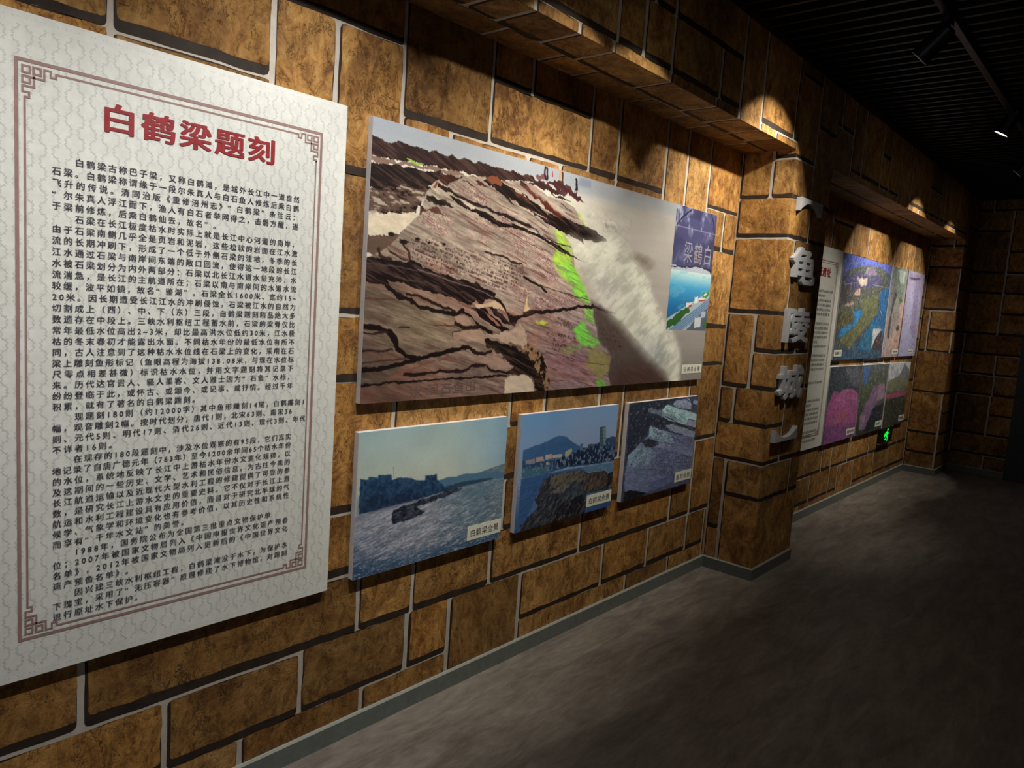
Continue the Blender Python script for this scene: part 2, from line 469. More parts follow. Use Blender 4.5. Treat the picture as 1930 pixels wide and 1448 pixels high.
# ------------------------------------------------------------------ lettering
TITLE = '白鹤梁题刻'
BODY = '''　　白鹤梁古称巴子梁，又称白鹤滩，是城外长江中一道自然
石梁。白鹤梁称谓缘于一段尔朱真人与白石鱼人修炼后乘白鹤
飞升的传说。清同治版《重修涪州志》“白鹤梁”条注云：
“尔朱真人浮江而下，渔人有白石者举网得之，击磐方醒，遂
于梁前修炼，后乘白鹤仙去，故名”。
　　石梁在长江极度枯水时实际上就是长江中心河道的南岸，
由于石梁南侧几乎全是页岩和泥岩，这些松软的岩面在江水激
流的长期冲刷下，形成了一个低于外侧石梁的洼地，冬季的长
江水通过石梁与南岸间东端的敞口回流，使得这一地段的长江
水被石梁划分为内外两部分：石梁以北长江水道水量充沛，水
流湍急，是长江的主航道所在；石梁以南与南岸间的水道水流
较缓，波平如镜，故名“鉴湖”。石梁全长1600米、宽约15~
20米。因长期遭受长江江水的冲刷侵蚀，石梁被江水的自然力
切割成上（西）、中、下（东）三段，白鹤梁题刻精品绝大多
数遗存在中段上。三峡水利枢纽工程蓄水前，石梁的梁脊仅比
常年最低水位高出2~3米，却比最高洪水位低约30米，江水极
枯的冬末春初才能露出水面。不同枯水年份的最低水位有所不
同，古人注意到了这种枯水水位线在石梁上的变化，采用在石
梁上雕刻鱼形标记（鱼眼高程为海拔138.08米，与现在水位标
尺零点相差甚微）标识枯水水位，并用文字题刻将其记录下
来。历代达官贵人、骚人墨客、文人雅士因为“石鱼”水标，
纷纷登临于此，或怀古、或颂今、或记事、或抒情。经过千年
积累，就有了著名的白鹤梁题刻。
　　现题刻180则（约12000字）其中鱼形雕刻14尾，白鹤雕刻1
幅，观音雕刻2幅。按时代划分，唐代1则，北宋63则、南宋36
则、元代5则、明代17则、清代26则、近代13则、现代3则、年代
不详者16则。
　　在现存的180段题刻中，涉及水位观察的有95段，它们真实
地记录了自唐广德元年（763年）至今1200余年间65个枯水年份
的水位，系统地反映了长江中上游枯水年份水文变化规律，以
及这期间的一些历史、文学、艺术和民俗信息。为古往今来的
长江航道运输以及近现代大型水利工程的修建提供了可靠的参
数，是研究长江上游水文史的重要史料。它不仅对于长江上游
航运和水利工程建设具有应用价值，而且对于研究北半球的气
候学、气象学和环境变化也有参考价值，以其历史性和系统性
而享有“千年水文站”的美誉。
　　1988年，国务院公布为全国第三批重点文物保护单
位；2007年被国家文物局列入《中国申报世界文化遗产预备
名单》，2012年被国家文物局列入更新后的《中国世界文化
遗产预备名单》。
　　因兴建三峡水利枢纽工程，白鹤梁淹没于水下，为保护水
下瑰宝，采用了“无压容器”原理修建了水下博物馆，对题刻
进行原址水下保护。'''.split('\n')
CAP1, CAP3, SIDE, TITLE2 = '白鹤梁全景', '题刻局部', '龟陵城', '龟陵城遗址'
GL = {}
def make_glyphs(chars, key, offset=0.0, extrude=0.0, bevel=0.0, res=2):
    obs = []
    for ch in sorted(set(chars)):
        cu = bpy.data.curves.new('glyph', 'FONT'); cu.body = ch; cu.size = 1.0
        cu.offset = offset; cu.extrude = extrude; cu.bevel_depth = bevel; cu.resolution_u = res
        cu.fill_mode = 'FRONT' if extrude == 0 else 'BOTH'
        o = bpy.data.objects.new('glyph', cu); COL.objects.link(o); obs.append((ch, o, cu))
    bpy.context.view_layer.update()
    dg = bpy.context.evaluated_depsgraph_get()
    for ch, o, cu in obs:
        me = bpy.data.meshes.new_from_object(o.evaluated_get(dg))
        v = np.zeros(len(me.vertices)*3, np.float32); me.vertices.foreach_get('co', v)
        GL[(key, ch)] = (v.reshape(-1, 3), [list(p.vertices) for p in me.polygons])
        bpy.data.meshes.remove(me)
    for ch, o, cu in obs:
        bpy.data.objects.remove(o); bpy.data.curves.remove(cu)
allbody = ''.join(BODY).replace('　', '')
make_glyphs(allbody, 'b')
make_glyphs(TITLE+TITLE2, 't', res=4)
make_glyphs(CAP1+CAP3+'白鶴梁水涸石鱼出', 'c')
make_glyphs(SIDE, 's', 0, .5, 0, 4)
# heavier faces: (shift across, shift up) of the overlaid strokes, in em
BOLD = {'b': [(-.016,0),(.016,0)], 'c': [(0,0)],
        't': [(-.030,-.012),(.030,-.012),(-.030,.012),(.030,.012),(0,.018),(0,-.018)],
        's': [(-.022,-.022),(.021,-.020),(-.019,.022),(.024,.024),(.001,.034),(.003,-.032)]}

def put_glyph(mb, key, ch, cx, base, sx, sz, y, mi=0, depth=None):
    """glyph with its em box centred on cx, baseline at height base"""
    v, fs = GL[(key, ch)]
    if len(v) == 0: return
    half = .5 if ord(ch) > 0x2000 else (v[:, 0].min()+v[:, 0].max())/2
    for q, (bx, bz) in enumerate(BOLD[key]):
        if depth is None:
            P = [(cx+(p[0]-half+bx)*sx, y-q*5e-5, base+(p[1]+bz)*sz) for p in v]
        else:
            P = [(cx+(p[0]-half+bx)*sx, y-(p[2]+.5)*(depth-q*.0004), base+(p[1]+bz)*sz) for p in v]
        mb.add(P, fs, mi)

def text_line(mb, line, x0, x1, base, size, y, key='b', units=27.0, just=True):
    adv = [1.0 if ord(c) > 0x2000 else .62 for c in line]
    tot = sum(adv)
    p = (x1-x0)/units
    if just and abs(tot-units) < 1.6: p = (x1-x0)/tot
    x = x0
    for c, a in zip(line, adv):
        if c != '　': put_glyph(mb, key, c, x+a*p/2, base, size, size, y)
        x += a*p

def fret(mb, cx, cz, sx, sz, a, w, y):
    """corner fret: (cx, cz) outer frame corner, sx/sz point inwards"""
    T = lambda u, v: (cx+sx*u*a, cz+sz*v*a)
    paths = [[(1,1),(2.2,1),(2.2,2.2),(1,2.2),(1,1)],
             [(2.8,1),(4,1),(4,2.2),(2.8,2.2),(2.8,1)], [(1,2.8),(2.2,2.8),(2.2,4),(1,4),(1,2.8)],
             [(7.0,1.35),(6.6,1.35),(6.6,2.1),(5.7,2.1),(5.7,1.0),(4.6,1.0),(4.6,2.9),(1.6,2.9)],
             [(1.35,7.0),(1.35,6.6),(2.1,6.6),(2.1,5.7),(1.0,5.7),(1.0,4.6),(2.9,4.6),(2.9,1.6)]]
    for p in paths: mb.strip([T(*q) for q in p], w, y)

def text_panel(x0, x1, z0, z1, label, title, body):
    yb = -.020
    root = empty('text_panel', ((x0+x1)/2, 0, z0), label, 'information panel')
    b = MB(); b.box(x0, x1, yb, -.001, z0, z1); b.build('board', BOARD, root, bevel=.0012)
    # lattice print
    lt = MB(); p = .0245; cth = math.cos(math.pi/4)
    n = int(2.6/p)
    for i in range(-n, n):
        for j in range(-n, n):
            if (i+j) % 2: continue
            ox, oz = i*p*.75, j*p*.75
            A = [[(-.72,-.40),(-.95,-.40),(-.95,0),(.95,0),(.95,.40),(.72,.40)], [(.25,-.16),(.25,-.40)], [(-.25,.16),(-.25,.40)]]
            flip = (i % 2 == 0)
            for q in A:
                q = [(v, u) if flip else (u, v) for u, v in q]
                r = [((x0+x1)/2+(u-v)*cth, (z0+z1)/2+(u+v)*cth) for u, v in ((ox+u*p*.48, oz+v*p*.48) for u, v in q)]
                if all(x0+.004 < c[0] < x1-.004 and z0+.004 < c[1] < z1-.004 for c in r):
                    # mitred strip: no overlaps, so the print stays even
                    W = .0021; P2 = [np.array(t) for t in r]; n2 = len(P2); Lp, Rp = [], []
                    for k in range(n2):
                        d0 = P2[k]-P2[k-1] if k else P2[1]-P2[0]
                        d1 = P2[k+1]-P2[k] if k < n2-1 else d0
                        d0, d1 = d0/np.hypot(*d0), d1/np.hypot(*d1)
                        m0 = np.array([-d0[1], d0[0]])+np.array([-d1[1], d1[0]]); m0 = m0/(m0@m0)*2*W/2
                        Lp.append(P2[k]+m0); Rp.append(P2[k]-m0)
                    for k in range(n2-1): lt.xz([Rp[k], Rp[k+1], Lp[k+1], Lp[k]], yb-.0003)
    lt.build('lattice_print', LATT, root)
    # double frame with corner frets
    fx0, fx1, fz0, fz1 = x0+.088, x1-.088, z0+.1008, z1-.1014
    fr = MB(); a = .0118; w = .0045; yy = yb-.0006
    fr.strip([(fx0,fz0),(fx1,fz0),(fx1,fz1),(fx0,fz1),(fx0,fz0)], .0078, yy)
    i = 1.35*a
    for s in (-1, 1):
        zz = (fz0 if s < 0 else fz1)-s*i; fr.strip([(fx0+7*a, zz), (fx1-7*a, zz)], w, yy)
        xx = (fx0 if s < 0 else fx1)-s*i; fr.strip([(xx, fz0+7*a), (xx, fz1-7*a)], w, yy)
    for cx, sx in ((fx0, 1), (fx1, -1)):
        for cz, sz in ((fz0, 1), (fz1, -1)): fret(fr, cx, cz, sx, sz, a, w, yy)
    fr.build('fret_border', FRAME, root)
    tt = MB()
    cx0, cx1 = x0+.301, x0+.675
    for k, ch in enumerate(title):
        put_glyph(tt, 't', ch, cx0+(cx1-cx0)*k/(len(title)-1), z1-.2125, .087, .072, yb-.0014)
    t = tt.build('title_lettering', RED, root); t['label'] = 'large red title characters'
    bt = MB()
    if body:
        for k, ln in enumerate(body):
            text_line(bt, ln, x0+.1545, x0+.801, z1-.3098-.02605*k, .0199, yb-.0014)
        bt.build('body_lettering', INK, root)
    else:
        rnd = random.Random(4); tx0, tx1 = x0+.155, x0+.80
        for k in range(34):
            if k in (6, 13, 22, 23, 30): continue
            zc = z1-.335-k*.0345
            x = tx0+(.05 if k in (0, 7, 14, 24) else 0); e = tx1 if rnd.random() < .72 else tx0+rnd.uniform(.2, .6)
            while x < e:
                for q in range(2):
                    u = rnd.uniform(0, .010); bt.box(x+u, x+u+.004, yb-.0014, yb-.0010, zc, zc+.0195)
                for q in range(1):
                    u = rnd.uniform(0, .016); bt.box(x, x+.014, yb-.0014, yb-.0010, zc+u, zc+u+.003)
                x += .0225
        bt.build('body_lettering', INK2, root)
    return root

PZ0, PZ1 = .5632, 2.0980
text_panel(.4278, 1.3822, PZ0, PZ1, 'tall white information panel full of small grey text under a large red title', TITLE, BODY)
text_panel(5.075, 6.028, PZ0, PZ1, 'tall white information panel half hidden behind the stone-print pillar', TITLE2, None)

# ------------------------------------------------------------------ painted photographs
class Pic:
    """small raster painter; colours are sRGB 0-255, u runs right, v runs down, both 0..1000"""
    def __init__(s, wd, ht, asp):
        s.w, s.h, s.asp = wd, ht, asp
        s.a = np.zeros((ht, wd, 3)); s.V, s.U = np.mgrid[0:ht, 0:wd].astype(float)
        s.U *= 1000/(wd-1); s.V *= 1000/(ht-1)
    def noise(s, cu, cv, octv=4, seed=0, rough=.55, ang=0, warp=None):
        """fractal value noise, cu x cv cells over the picture"""
        u, v = s.U/1000*s.asp, s.V/1000
        if warp is not None: u, v = u+warp[0], v+warp[1]
        if ang: ca, sa = math.cos(ang), math.sin(ang); u, v = u*ca+v*sa, -u*sa+v*ca
        out = 0; amp = 1; tot = 0; r = np.random.RandomState(seed)
        for o in range(octv):
            g = r.rand(64, 64); x = u*cu/s.asp*2**o+7.3*o; y = v*cv*2**o+3.1*o
            xi, yi = np.floor(x).astype(int), np.floor(y).astype(int); fx, fy = x-xi, y-yi
            fx = fx*fx*(3-2*fx); fy = fy*fy*(3-2*fy)
            g00, g10, g01, g11 = g[yi % 64, xi % 64], g[yi % 64, (xi+1) % 64], g[(yi+1) % 64, xi % 64], g[(yi+1) % 64, (xi+1) % 64]
            out = out+amp*((g00*(1-fx)+g10*fx)*(1-fy)+(g01*(1-fx)+g11*fx)*fy); tot += amp; amp *= rough
        return out/tot
    def mix(s, m, col):
        col = np.asarray(col, float); m = np.clip(m, 0, 1)[..., None]
        s.a = s.a*(1-m)+col*m
    def jit(s, jag, seed, fr=34):
        if not jag: return s.U, s.V
        return s.U+(s.noise(fr*s.asp, fr, 3, seed)-.5)*2*jag/s.asp*1.6, s.V+(s.noise(fr*s.asp, fr, 3, seed+9)-.5)*2*jag*1.6
    def inside(s, pts, jag=0, seed=0):
        U, V = s.jit(jag, seed); m = np.zeros(U.shape, bool); n = len(pts)
        for i in range(n):
            (x1, y1), (x2, y2) = pts[i], pts[(i+1) % n]
            if y1 == y2: continue
            c = ((y1 > V) != (y2 > V)) & (U < (x2-x1)*(V-y1)/(y2-y1)+x1); m ^= c
        return m.astype(float)
    def soft(s, m, k):
        """box blur of a mask, k in thousandths of the height"""
        r = max(1, int(k*s.h/1000))
        for ax in (0, 1):
            c = np.cumsum(np.pad(m, [(r+1, r) if i == ax else (0, 0) for i in (0, 1)], mode='edge'), axis=ax)
            n = m.shape[ax]; sl = lambda a, b: tuple(slice(a, b) if i == ax else slice(None) for i in (0, 1))
            m = (c[sl(2*r+1, 2*r+1+n)]-c[sl(0, n)])/(2*r+1)
        return m
    def poly(s, pts, col, jag=0, seed=0, soft=0, alpha=1.0, tex=None):
        m = s.inside(pts, jag, seed)
        if soft: m = s.soft(m, soft)
        m = m*alpha
        if tex is not None: m = m*tex
        s.mix(m, col); return m
    def dist(s, pts, jag=0, seed=0):
        U, V = s.jit(jag, seed); best = np.full(U.shape, 1e9); U = U*s.asp
        for (x1, y1), (x2, y2) in zip(pts, pts[1:]):
            x1, x2 = x1*s.asp, x2*s.asp; dx, dy = x2-x1, y2-y1; L = dx*dx+dy*dy+1e-9
            t = np.clip(((U-x1)*dx+(V-y1)*dy)/L, 0, 1)
            best = np.minimum(best, np.hypot(U-x1-t*dx, V-y1-t*dy))
        return best
    def line(s, pts, col, wd, jag=0, seed=0, alpha=1.0):
        d = s.dist(pts, jag, seed); px = 1000/s.h
        s.mix(np.clip((wd/2-d)/px+.5, 0, 1)*alpha, col)
    def rect(s, u0, u1, v0, v1, col, alpha=1.0):
        s.mix(((s.U >= u0) & (s.U < u1) & (s.V >= v0) & (s.V < v1))*alpha, col)
    def vgrad(s, stops):
        vs = [p for p, c in stops]
        for k in range(3): s.a[..., k] = np.interp(s.V, vs, [c[k] for p, c in stops])
    def shade(s, n, amt):
        s.a = s.a*(1+(n-.5)*2*amt)[..., None]
    def mesh(s, name, x0, x1, z0, z1, y, parent, m):
        xs = np.linspace(x0, x1, s.w); zs = np.linspace(z1, z0, s.h)
        co = np.empty((s.h, s.w, 3), np.float32); co[..., 0] = xs; co[..., 1] = y; co[..., 2] = zs[:, None]
        me = bpy.data.meshes.new(name); me.vertices.add(s.h*s.w); me.vertices.foreach_set('co', co.ravel())
        i = np.arange(s.h*s.w).reshape(s.h, s.w)
        q = np.stack([i[:-1, :-1], i[1:, :-1], i[1:, 1:], i[:-1, 1:]], -1).reshape(-1, 4)
        me.loops.add(q.size); me.loops.foreach_set('vertex_index', q.ravel().astype(np.int32))
        me.polygons.add(len(q)); me.polygons.foreach_set('loop_start', np.arange(0, q.size, 4, dtype=np.int32))
        me.update(calc_edges=True)
        at = me.color_attributes.new('Col', 'FLOAT_COLOR', 'POINT')
        c = np.ones((s.h*s.w, 4), np.float32); c[:, :3] = lin(np.clip(s.a, 0, 255)).reshape(-1, 3)
        at.data.foreach_set('color', c.ravel())
        return link(name, me, parent, [m])

def photo_board(x0, x1, z0, z1, pic, label, caption=None, cap_box=None, t=.0245, group=None, tex=None):
    root = empty('photo_board', ((x0+x1)/2, 0, z0), label, 'photo board', group)
    b = MB(); b.box(x0, x1, -t, -.001, z0, z1); b.build('foam_core', FOAM, root, bevel=.0012)
    pic.mesh('photo_print', x0, x1, z0, z1, -t-.0006, root, PRINT)
    if cap_box:
        a, b_, c, d = cap_box; y = -t-.0014
        m = MB(); m.box(a, b_, y, -t-.0004, c, d)
        tg = m.build('caption_tag', TAG, root); tg['label'] = 'small white caption tag'
        m = MB(); h = d-c
        if caption:
            n = len(caption); wch = (b_-a)*.86/n
            for k, ch in enumerate(caption): put_glyph(m, 'c', ch, a+(b_-a)*.07+wch*(k+.5), c+h*.27, min(wch*.98, h*.62), h*.56, y-.0006)
            m.build('caption_lettering', INK, tg)
        else:
            rnd = random.Random(int(x0*100)); x = a+(b_-a)*.12
            while x < b_-(b_-a)*.2:
                for q in range(3): u = rnd.uniform(0, .016); m.box(x+u, x+u+.005, y-.0006, y-.0002, c+h*.28, c+h*.72)
                for q in range(2): u = rnd.uniform(.28, .66); m.box(x, x+.022, y-.0006, y-.0002, c+h*u, c+h*u+.004)
                x += .030
            m.build('caption_lettering', INK, tg)
    return root
# ------------------------------------------------------------------ what the photographs show (u, v in thousandths of each print)
BIG = [('P',[(-30,52),(26,74),(35,66),(66,64),(114,66),(186,61),(326,60),(306,59),(329,62),(348,78),(327,87),(301,87),(275,98),(328,93),(295,96),(217,110),(142,115),(91,120),(55,126),(-30,138)],(60,46,46),7,0,1),
 ('P',[(-30,131),(58,129),(116,120),(178,118),(220,108),(213,125),(170,139),(125,135),(83,138),(-30,159)],(138,116,104),8,0,1),
 ('P',[(-30,160),(51,145),(83,138),(125,132),(124,158),(114,188),(61,220),(23,235),(-30,246)],(47,40,40),8,0,1),
 ('P',[(-30,243),(53,220),(109,190),(100,226),(85,274),(84,293),(47,309),(23,323),(-30,334)],(98,82,74),10,0,1),
 ('P',[(-30,336),(32,314),(81,294),(87,308),(67,349),(52,381),(39,399),(-30,387)],(206,193,172),6,0,1),
 ('P',[(-30,407),(-30,394),(23,396),(52,381),(76,410),(63,420),(75,449),(74,471),(32,443),(27,469),(-30,474)],(104,86,76),12,0,1),
 ('S',[(86,308),(100,223),(114,172),(142,134),(217,112),(275,102),(301,87),(342,100),(373,125),(415,128),(450,147),(470,177),(491,223),(528,241),(502,282),(428,282),(447,309),(457,355),(466,423),(482,478),(485,480),(507,527),(521,577),(541,674),(550,740),(561,784),(600,829),(605,865),(600,938),(623,1035),(459,1035),(-30,1035),(-30,849),(-30,703),(-30,517),(35,436),(53,394),(54,381)],(178,160,150),5,0,1),
 ('P',[(121,134),(142,131),(170,135),(145,159),(135,173),(126,167)],(70,46,42),8,0,1),
 ('P',[(168,143),(197,151),(230,144),(196,128),(204,145),(189,158)],(84,52,50),6,0,1),
 ('P',[(114,169),(122,169),(118,193),(111,202)],(128,86,66),6,0,1),
 ('P',[(100,229),(138,231),(157,256),(129,256),(116,257),(100,242)],(50,42,40),7,0,1),
 ('P',[(123,178),(146,185),(153,203),(137,202),(121,192)],(54,44,42),6,0,1),
 ('P',[(88,272),(102,280),(120,264),(137,291),(122,283),(104,283),(86,305)],(86,54,50),8,0,1),
 ('P',[(214,125),(222,108),(246,95),(257,112),(292,134),(332,177),(303,137),(337,161),(377,200),(427,207),(445,213),(488,224),(528,239),(563,267),(548,282),(517,286),(483,279),(490,306),(468,293),(422,268),(379,246),(335,207),(307,191),(278,169),(292,199),(238,143)],(43,36,36),6,0,1),
 ('P',[(222,109),(246,95),(257,112),(254,131),(233,129)],(132,84,66),9,0,1),
 ('P',[(279,135),(324,162),(332,177),(297,157)],(100,60,50),9,0,1),
 ('P',[(301,87),(321,104),(350,141),(375,159),(403,184),(428,207),(409,211),(376,185),(351,156),(327,135),(302,112)],(96,54,48),7,0,1),
 ('P',[(301,87),(317,97),(315,111),(302,112)],(48,40,38),4,0,1),
 ('P',[(319,94),(347,71),(364,75),(388,84),(413,86),(419,107),(389,103),(358,101),(341,96)],(74,52,52),9,0,1),
 ('P',[(335,50),(362,42),(373,57),(340,63)],(120,90,90),8,0,1),
 ('P',[(364,68),(386,45),(416,50),(443,78),(480,118),(461,119),(440,107),(414,101),(393,79)],(84,54,58),12,0,1),
 ('P',[(373,121),(409,111),(440,123),(405,124)],(60,42,44),6,0,1),
 ('P',[(332,204),(346,207),(378,225),(354,216)],(168,150,146),4,0,1),
 ('L',[(281,246),(314,259),(338,270),(350,282),(362,301),(404,321),(451,328)],(56,46,46),5),
 ('P',[(145,211),(161,214),(192,242),(222,245),(255,273),(289,281),(282,273),(322,282),(357,299),(382,313),(426,341),(464,374),(500,391),(526,400),(491,389),(450,373),(426,361),(383,328),(358,310),(323,299),(283,289),(256,298),(220,270),(193,252),(156,231)],(44,37,38),4,0,1),
 ('L',[(150,199),(172,208),(199,222),(231,232),(273,246),(336,274)],(54,45,44),9),
 ('L',[(411,144),(429,159),(445,171)],(80,66,64),5),
 ('L',[(197,158),(223,185),(261,210),(300,226)],(110,82,78),3),
 ('L',[(284,312),(318,332),(372,364)],(112,84,84),4),
 ('P',[(-30,477),(41,477),(68,484),(77,471),(112,501),(147,514),(212,533),(259,573),(255,593),(238,601),(228,625),(216,603),(204,630),(176,610),(139,590),(104,582),(67,561),(36,553),(45,579),(68,606),(76,620),(59,627),(47,598),(31,573),(-30,557)],(44,37,38),5,0,1),
 ('L',[(-30,495),(52,501),(91,510)],(92,80,78),4),
 ('L',[(26,522),(66,544),(110,549),(138,565)],(86,72,68),5),
 ('L',[(91,502),(133,522),(174,542),(219,560),(254,588)],(120,104,108),4),
 ('L',[(181,573),(214,596)],(96,78,78),4),
 ('P',[(34,440),(54,463),(74,478),(64,477),(40,457)],(70,56,52),5,0,1),
 ('L',[(19,447),(25,470),(41,476)],(66,54,50),8),
 ('P',[(53,397),(76,410),(68,417),(58,408)],(66,52,52),5,0,1),
 ('L',[(63,423),(74,446),(75,471)],(80,58,52),8),
 ('L',[(58,616),(81,618),(95,641),(123,650),(152,661),(174,668),(187,649)],(46,38,38),11),
 ('L',[(187,651),(205,676),(224,707),(254,735)],(44,36,36),14),
 ('L',[(74,597),(94,600),(122,625),(149,639),(172,656)],(54,44,42),8),
 ('P',[(204,637),(236,632),(271,686),(300,720),(281,729),(255,706),(222,660)],(44,36,38),6,0,1),
 ('P',[(242,620),(278,650),(302,703),(284,697),(253,650)],(46,38,40),6,0,1),
 ('P',[(213,618),(239,615),(255,601),(274,611),(286,644),(252,625),(235,630),(220,639)],(190,164,140),8,0,1),
 ('P',[(236,650),(251,662),(278,704),(267,701)],(150,112,98),4,0,1),
 ('P',[(288,644),(322,662),(352,648),(320,672),(313,700),(302,703),(299,677)],(52,42,42),7,0,1),
 ('L',[(255,591),(274,608),(286,640)],(52,42,42),9),
 ('P',[(172,671),(193,663),(224,704),(191,713),(173,703)],(176,150,132),5,0,0.7),
 ('L',[(175,703),(191,716),(224,711)],(56,42,40),11),
 ('P',[(169,738),(189,723),(235,729),(244,758),(237,773),(170,763)],(176,148,132),5,0,0.65),
 ('L',[(170,763),(169,738),(189,725),(225,720)],(70,52,48),4),
 ('L',[(-30,718),(27,725),(46,742),(56,781),(60,804),(80,827),(102,841),(128,827),(164,812),(205,795)],(44,36,36),13),
 ('L',[(46,739),(58,781)],(44,36,36),20),
 ('L',[(-30,882),(46,870),(104,841)],(44,36,36),12),
 ('L',[(205,795),(226,824),(245,826),(257,813)],(54,42,42),10),
 ('L',[(77,900),(116,898),(148,892),(203,894),(216,875),(250,873),(260,894),(297,908),(321,902)],(56,42,42),9),
 ('L',[(-30,935),(63,929),(149,925),(234,923),(299,921)],(48,38,38),6),
 ('L',[(47,913),(95,873),(165,835)],(128,86,74),6),
 ('L',[(-30,748),(43,744)],(66,50,50),6),
 ('L',[(-30,813),(52,807)],(66,50,50),6),
 ('L',[(-30,858),(77,839)],(74,56,52),5),
 ('L',[(63,723),(82,722)],(60,46,46),5),
 ('L',[(128,710),(176,711)],(92,62,60),5),
 ('L',[(-30,624),(52,623)],(96,66,62),4),
 ('P',[(231,852),(263,823),(309,886),(287,896),(257,883)],(168,138,128),8,0,0.6),
 ('P',[(236,771),(261,765),(292,785),(319,797),(361,857),(338,823),(363,856),(387,905),(416,1035),(389,1035),(366,936),(342,918),(308,910),(324,918),(299,908),(316,886),(285,839),(252,802)],(40,35,35),9,0,1),
 ('K',[(322,703),(341,772),(367,796),(393,825),(400,874),(415,949),(414,1035),(385,926),(363,860),(337,796),(308,742)],(150,122,100),10,0,1),
 ('P',[(244,747),(281,733),(302,720),(328,692),(350,766),(342,805),(319,785),(291,770),(274,763)],(180,158,144),12,0,0.85),
 ('P',[(294,1035),(298,939),(311,921),(347,920),(342,918),(367,940),(384,1035),(303,1035)],(198,182,165),6,0,1),
 ('L',[(229,406),(260,411),(291,427),(320,435)],(62,48,48),6),
 ('L',[(320,435),(327,487),(346,505)],(110,76,76),3),
 ('L',[(327,490),(357,511),(389,544)],(54,43,42),9),
 ('L',[(370,521),(435,541),(518,569)],(74,66,58),4),
 ('L',[(299,685),(320,668),(356,644),(429,627),(486,603),(531,598)],(52,42,42),12),
 ('L',[(528,597),(579,619),(623,626)],(62,54,52),7),
 ('P',[(328,645),(356,631),(365,642),(338,655)],(70,52,50),4,0,1),
 ('P',[(334,621),(339,566),(343,616),(348,627),(333,637)],(206,182,140),6,0,1),
 ('L',[(398,823),(450,838),(523,875),(588,890)],(96,78,78),3),
 ('L',[(414,957),(461,959)],(92,72,76),3),
 ('L',[(512,1035),(561,949)],(168,150,150),3)]
GRN = [('P',[(397,279),(411,255),(433,289),(447,309),(457,355),(448,386),(467,435),(485,477),(453,483),(429,471),(398,397),(414,318)],(172,216,84),10,12,0.9),
 ('P',[(409,421),(460,410),(482,476),(510,527),(521,581),(507,587),(472,545),(457,501),(431,449)],(150,226,92),10,10,0.95),
 ('P',[(505,600),(525,602),(542,674),(515,676)],(140,222,96),10,6,0.9),
 ('P',[(477,699),(504,681),(538,740),(563,784),(547,801),(522,803),(498,780)],(126,216,90),16,6,0.95),
 ('P',[(559,962),(586,958),(621,1035),(585,1035)],(120,200,90),12,4,0.9),
 ('P',[(524,801),(584,815),(605,856),(603,938),(568,954),(542,907),(506,883),(542,867)],(150,146,96),18,10,0.8),
 ('P',[(453,796),(501,784),(503,823),(438,821)],(150,170,110),20,8,0.5),
 ('P',[(365,681),(399,679),(392,695),(368,693)],(186,206,90),10,4,0.9),
 ('P',[(55,117),(68,117),(94,119),(81,127),(63,122)],(150,190,90),6,0,1),
 ('P',[(458,160),(470,177),(502,224),(488,220),(465,190)],(176,200,90),8,4,0.9)]
WET = [('P',[(518,577),(531,610),(543,670),(561,775),(600,829),(605,865),(600,938),(623,1035),(856,1035),(832,951),(778,872),(700,760),(644,668),(562,585)],(100,90,87),10,14,1),
 ('P',[(620,898),(761,891),(844,1035),(626,1035)],(86,68,66),20,50,0.8)]
SURF = [('P',[(405,124),(441,131),(477,166),(515,199),(563,231),(613,260),(656,339),(717,442),(736,519),(788,635),(844,732),(883,835),(896,1035),(833,961),(743,842),(657,718),(595,631),(545,535),(505,435),(463,362),(436,292),(476,297),(517,295),(568,272),(531,236),(490,211),(458,160),(426,136)],(206,206,194),14,40,0.96),
 ('P',[(511,450),(585,463),(654,562),(608,594),(546,557)],(188,182,184),18,50,0.6),
 ('P',[(664,727),(787,734),(855,886),(799,908),(720,807)],(140,146,156),20,60,0.55),
 ('P',[(654,308),(709,318),(743,358),(727,380),(685,365)],(134,122,110),14,24,0.8),
 ('P',[(539,179),(578,183),(595,217),(556,212)],(140,136,130),14,16,0.6),
 ('P',[(482,160),(512,150),(521,168),(491,170)],(160,156,150),12,12,0.6),
 ('P',[(577,322),(610,310),(641,352),(611,376)],(170,164,158),16,30,0.6)]
PPL = [('L',[(361,5),(364,57)],(66,40,50),9),
 ('L',[(367,8),(369,54)],(58,40,50),9),
 ('L',[(381,17),(382,38)],(176,50,60),7),
 ('L',[(402,2),(404,43)],(214,150,80),8),
 ('L',[(410,6),(411,52)],(84,62,60),8),
 ('L',[(450,21),(453,62)],(50,46,52),12),
 ('L',[(451,61),(448,84)],(50,46,52),5),
 ('L',[(453,60),(454,84)],(50,46,52),5),
 ('P',[(461,7),(494,5),(495,43),(457,44)],(140,146,166),3,6,0.8)]
TXT = [('T',[(143,160),(199,160),(229,187),(300,229),(311,327),(283,305),(241,242),(201,221),(162,185)],0),
 ('T',[(122,260),(165,262),(243,277),(338,318),(395,390),(422,488),(408,501),(312,464),(324,427),(268,402),(168,361),(97,356),(83,313)],1),
 ('T',[(62,404),(107,385),(227,405),(280,429),(322,439),(329,490),(317,531),(253,559),(212,525),(154,508),(111,493),(80,467)],2),
 ('T',[(327,499),(390,552),(446,548),(504,574),(480,598),(351,635),(308,593),(292,520)],1),
 ('T',[(373,653),(446,659),(510,689),(506,724),(443,709),(386,672)],2),
 ('T',[(398,727),(482,733),(498,827),(422,809)],3),
 ('T',[(421,833),(493,844),(488,861),(425,854)],2),
 ('T',[(560,704),(625,719),(646,811),(583,797)],3)]
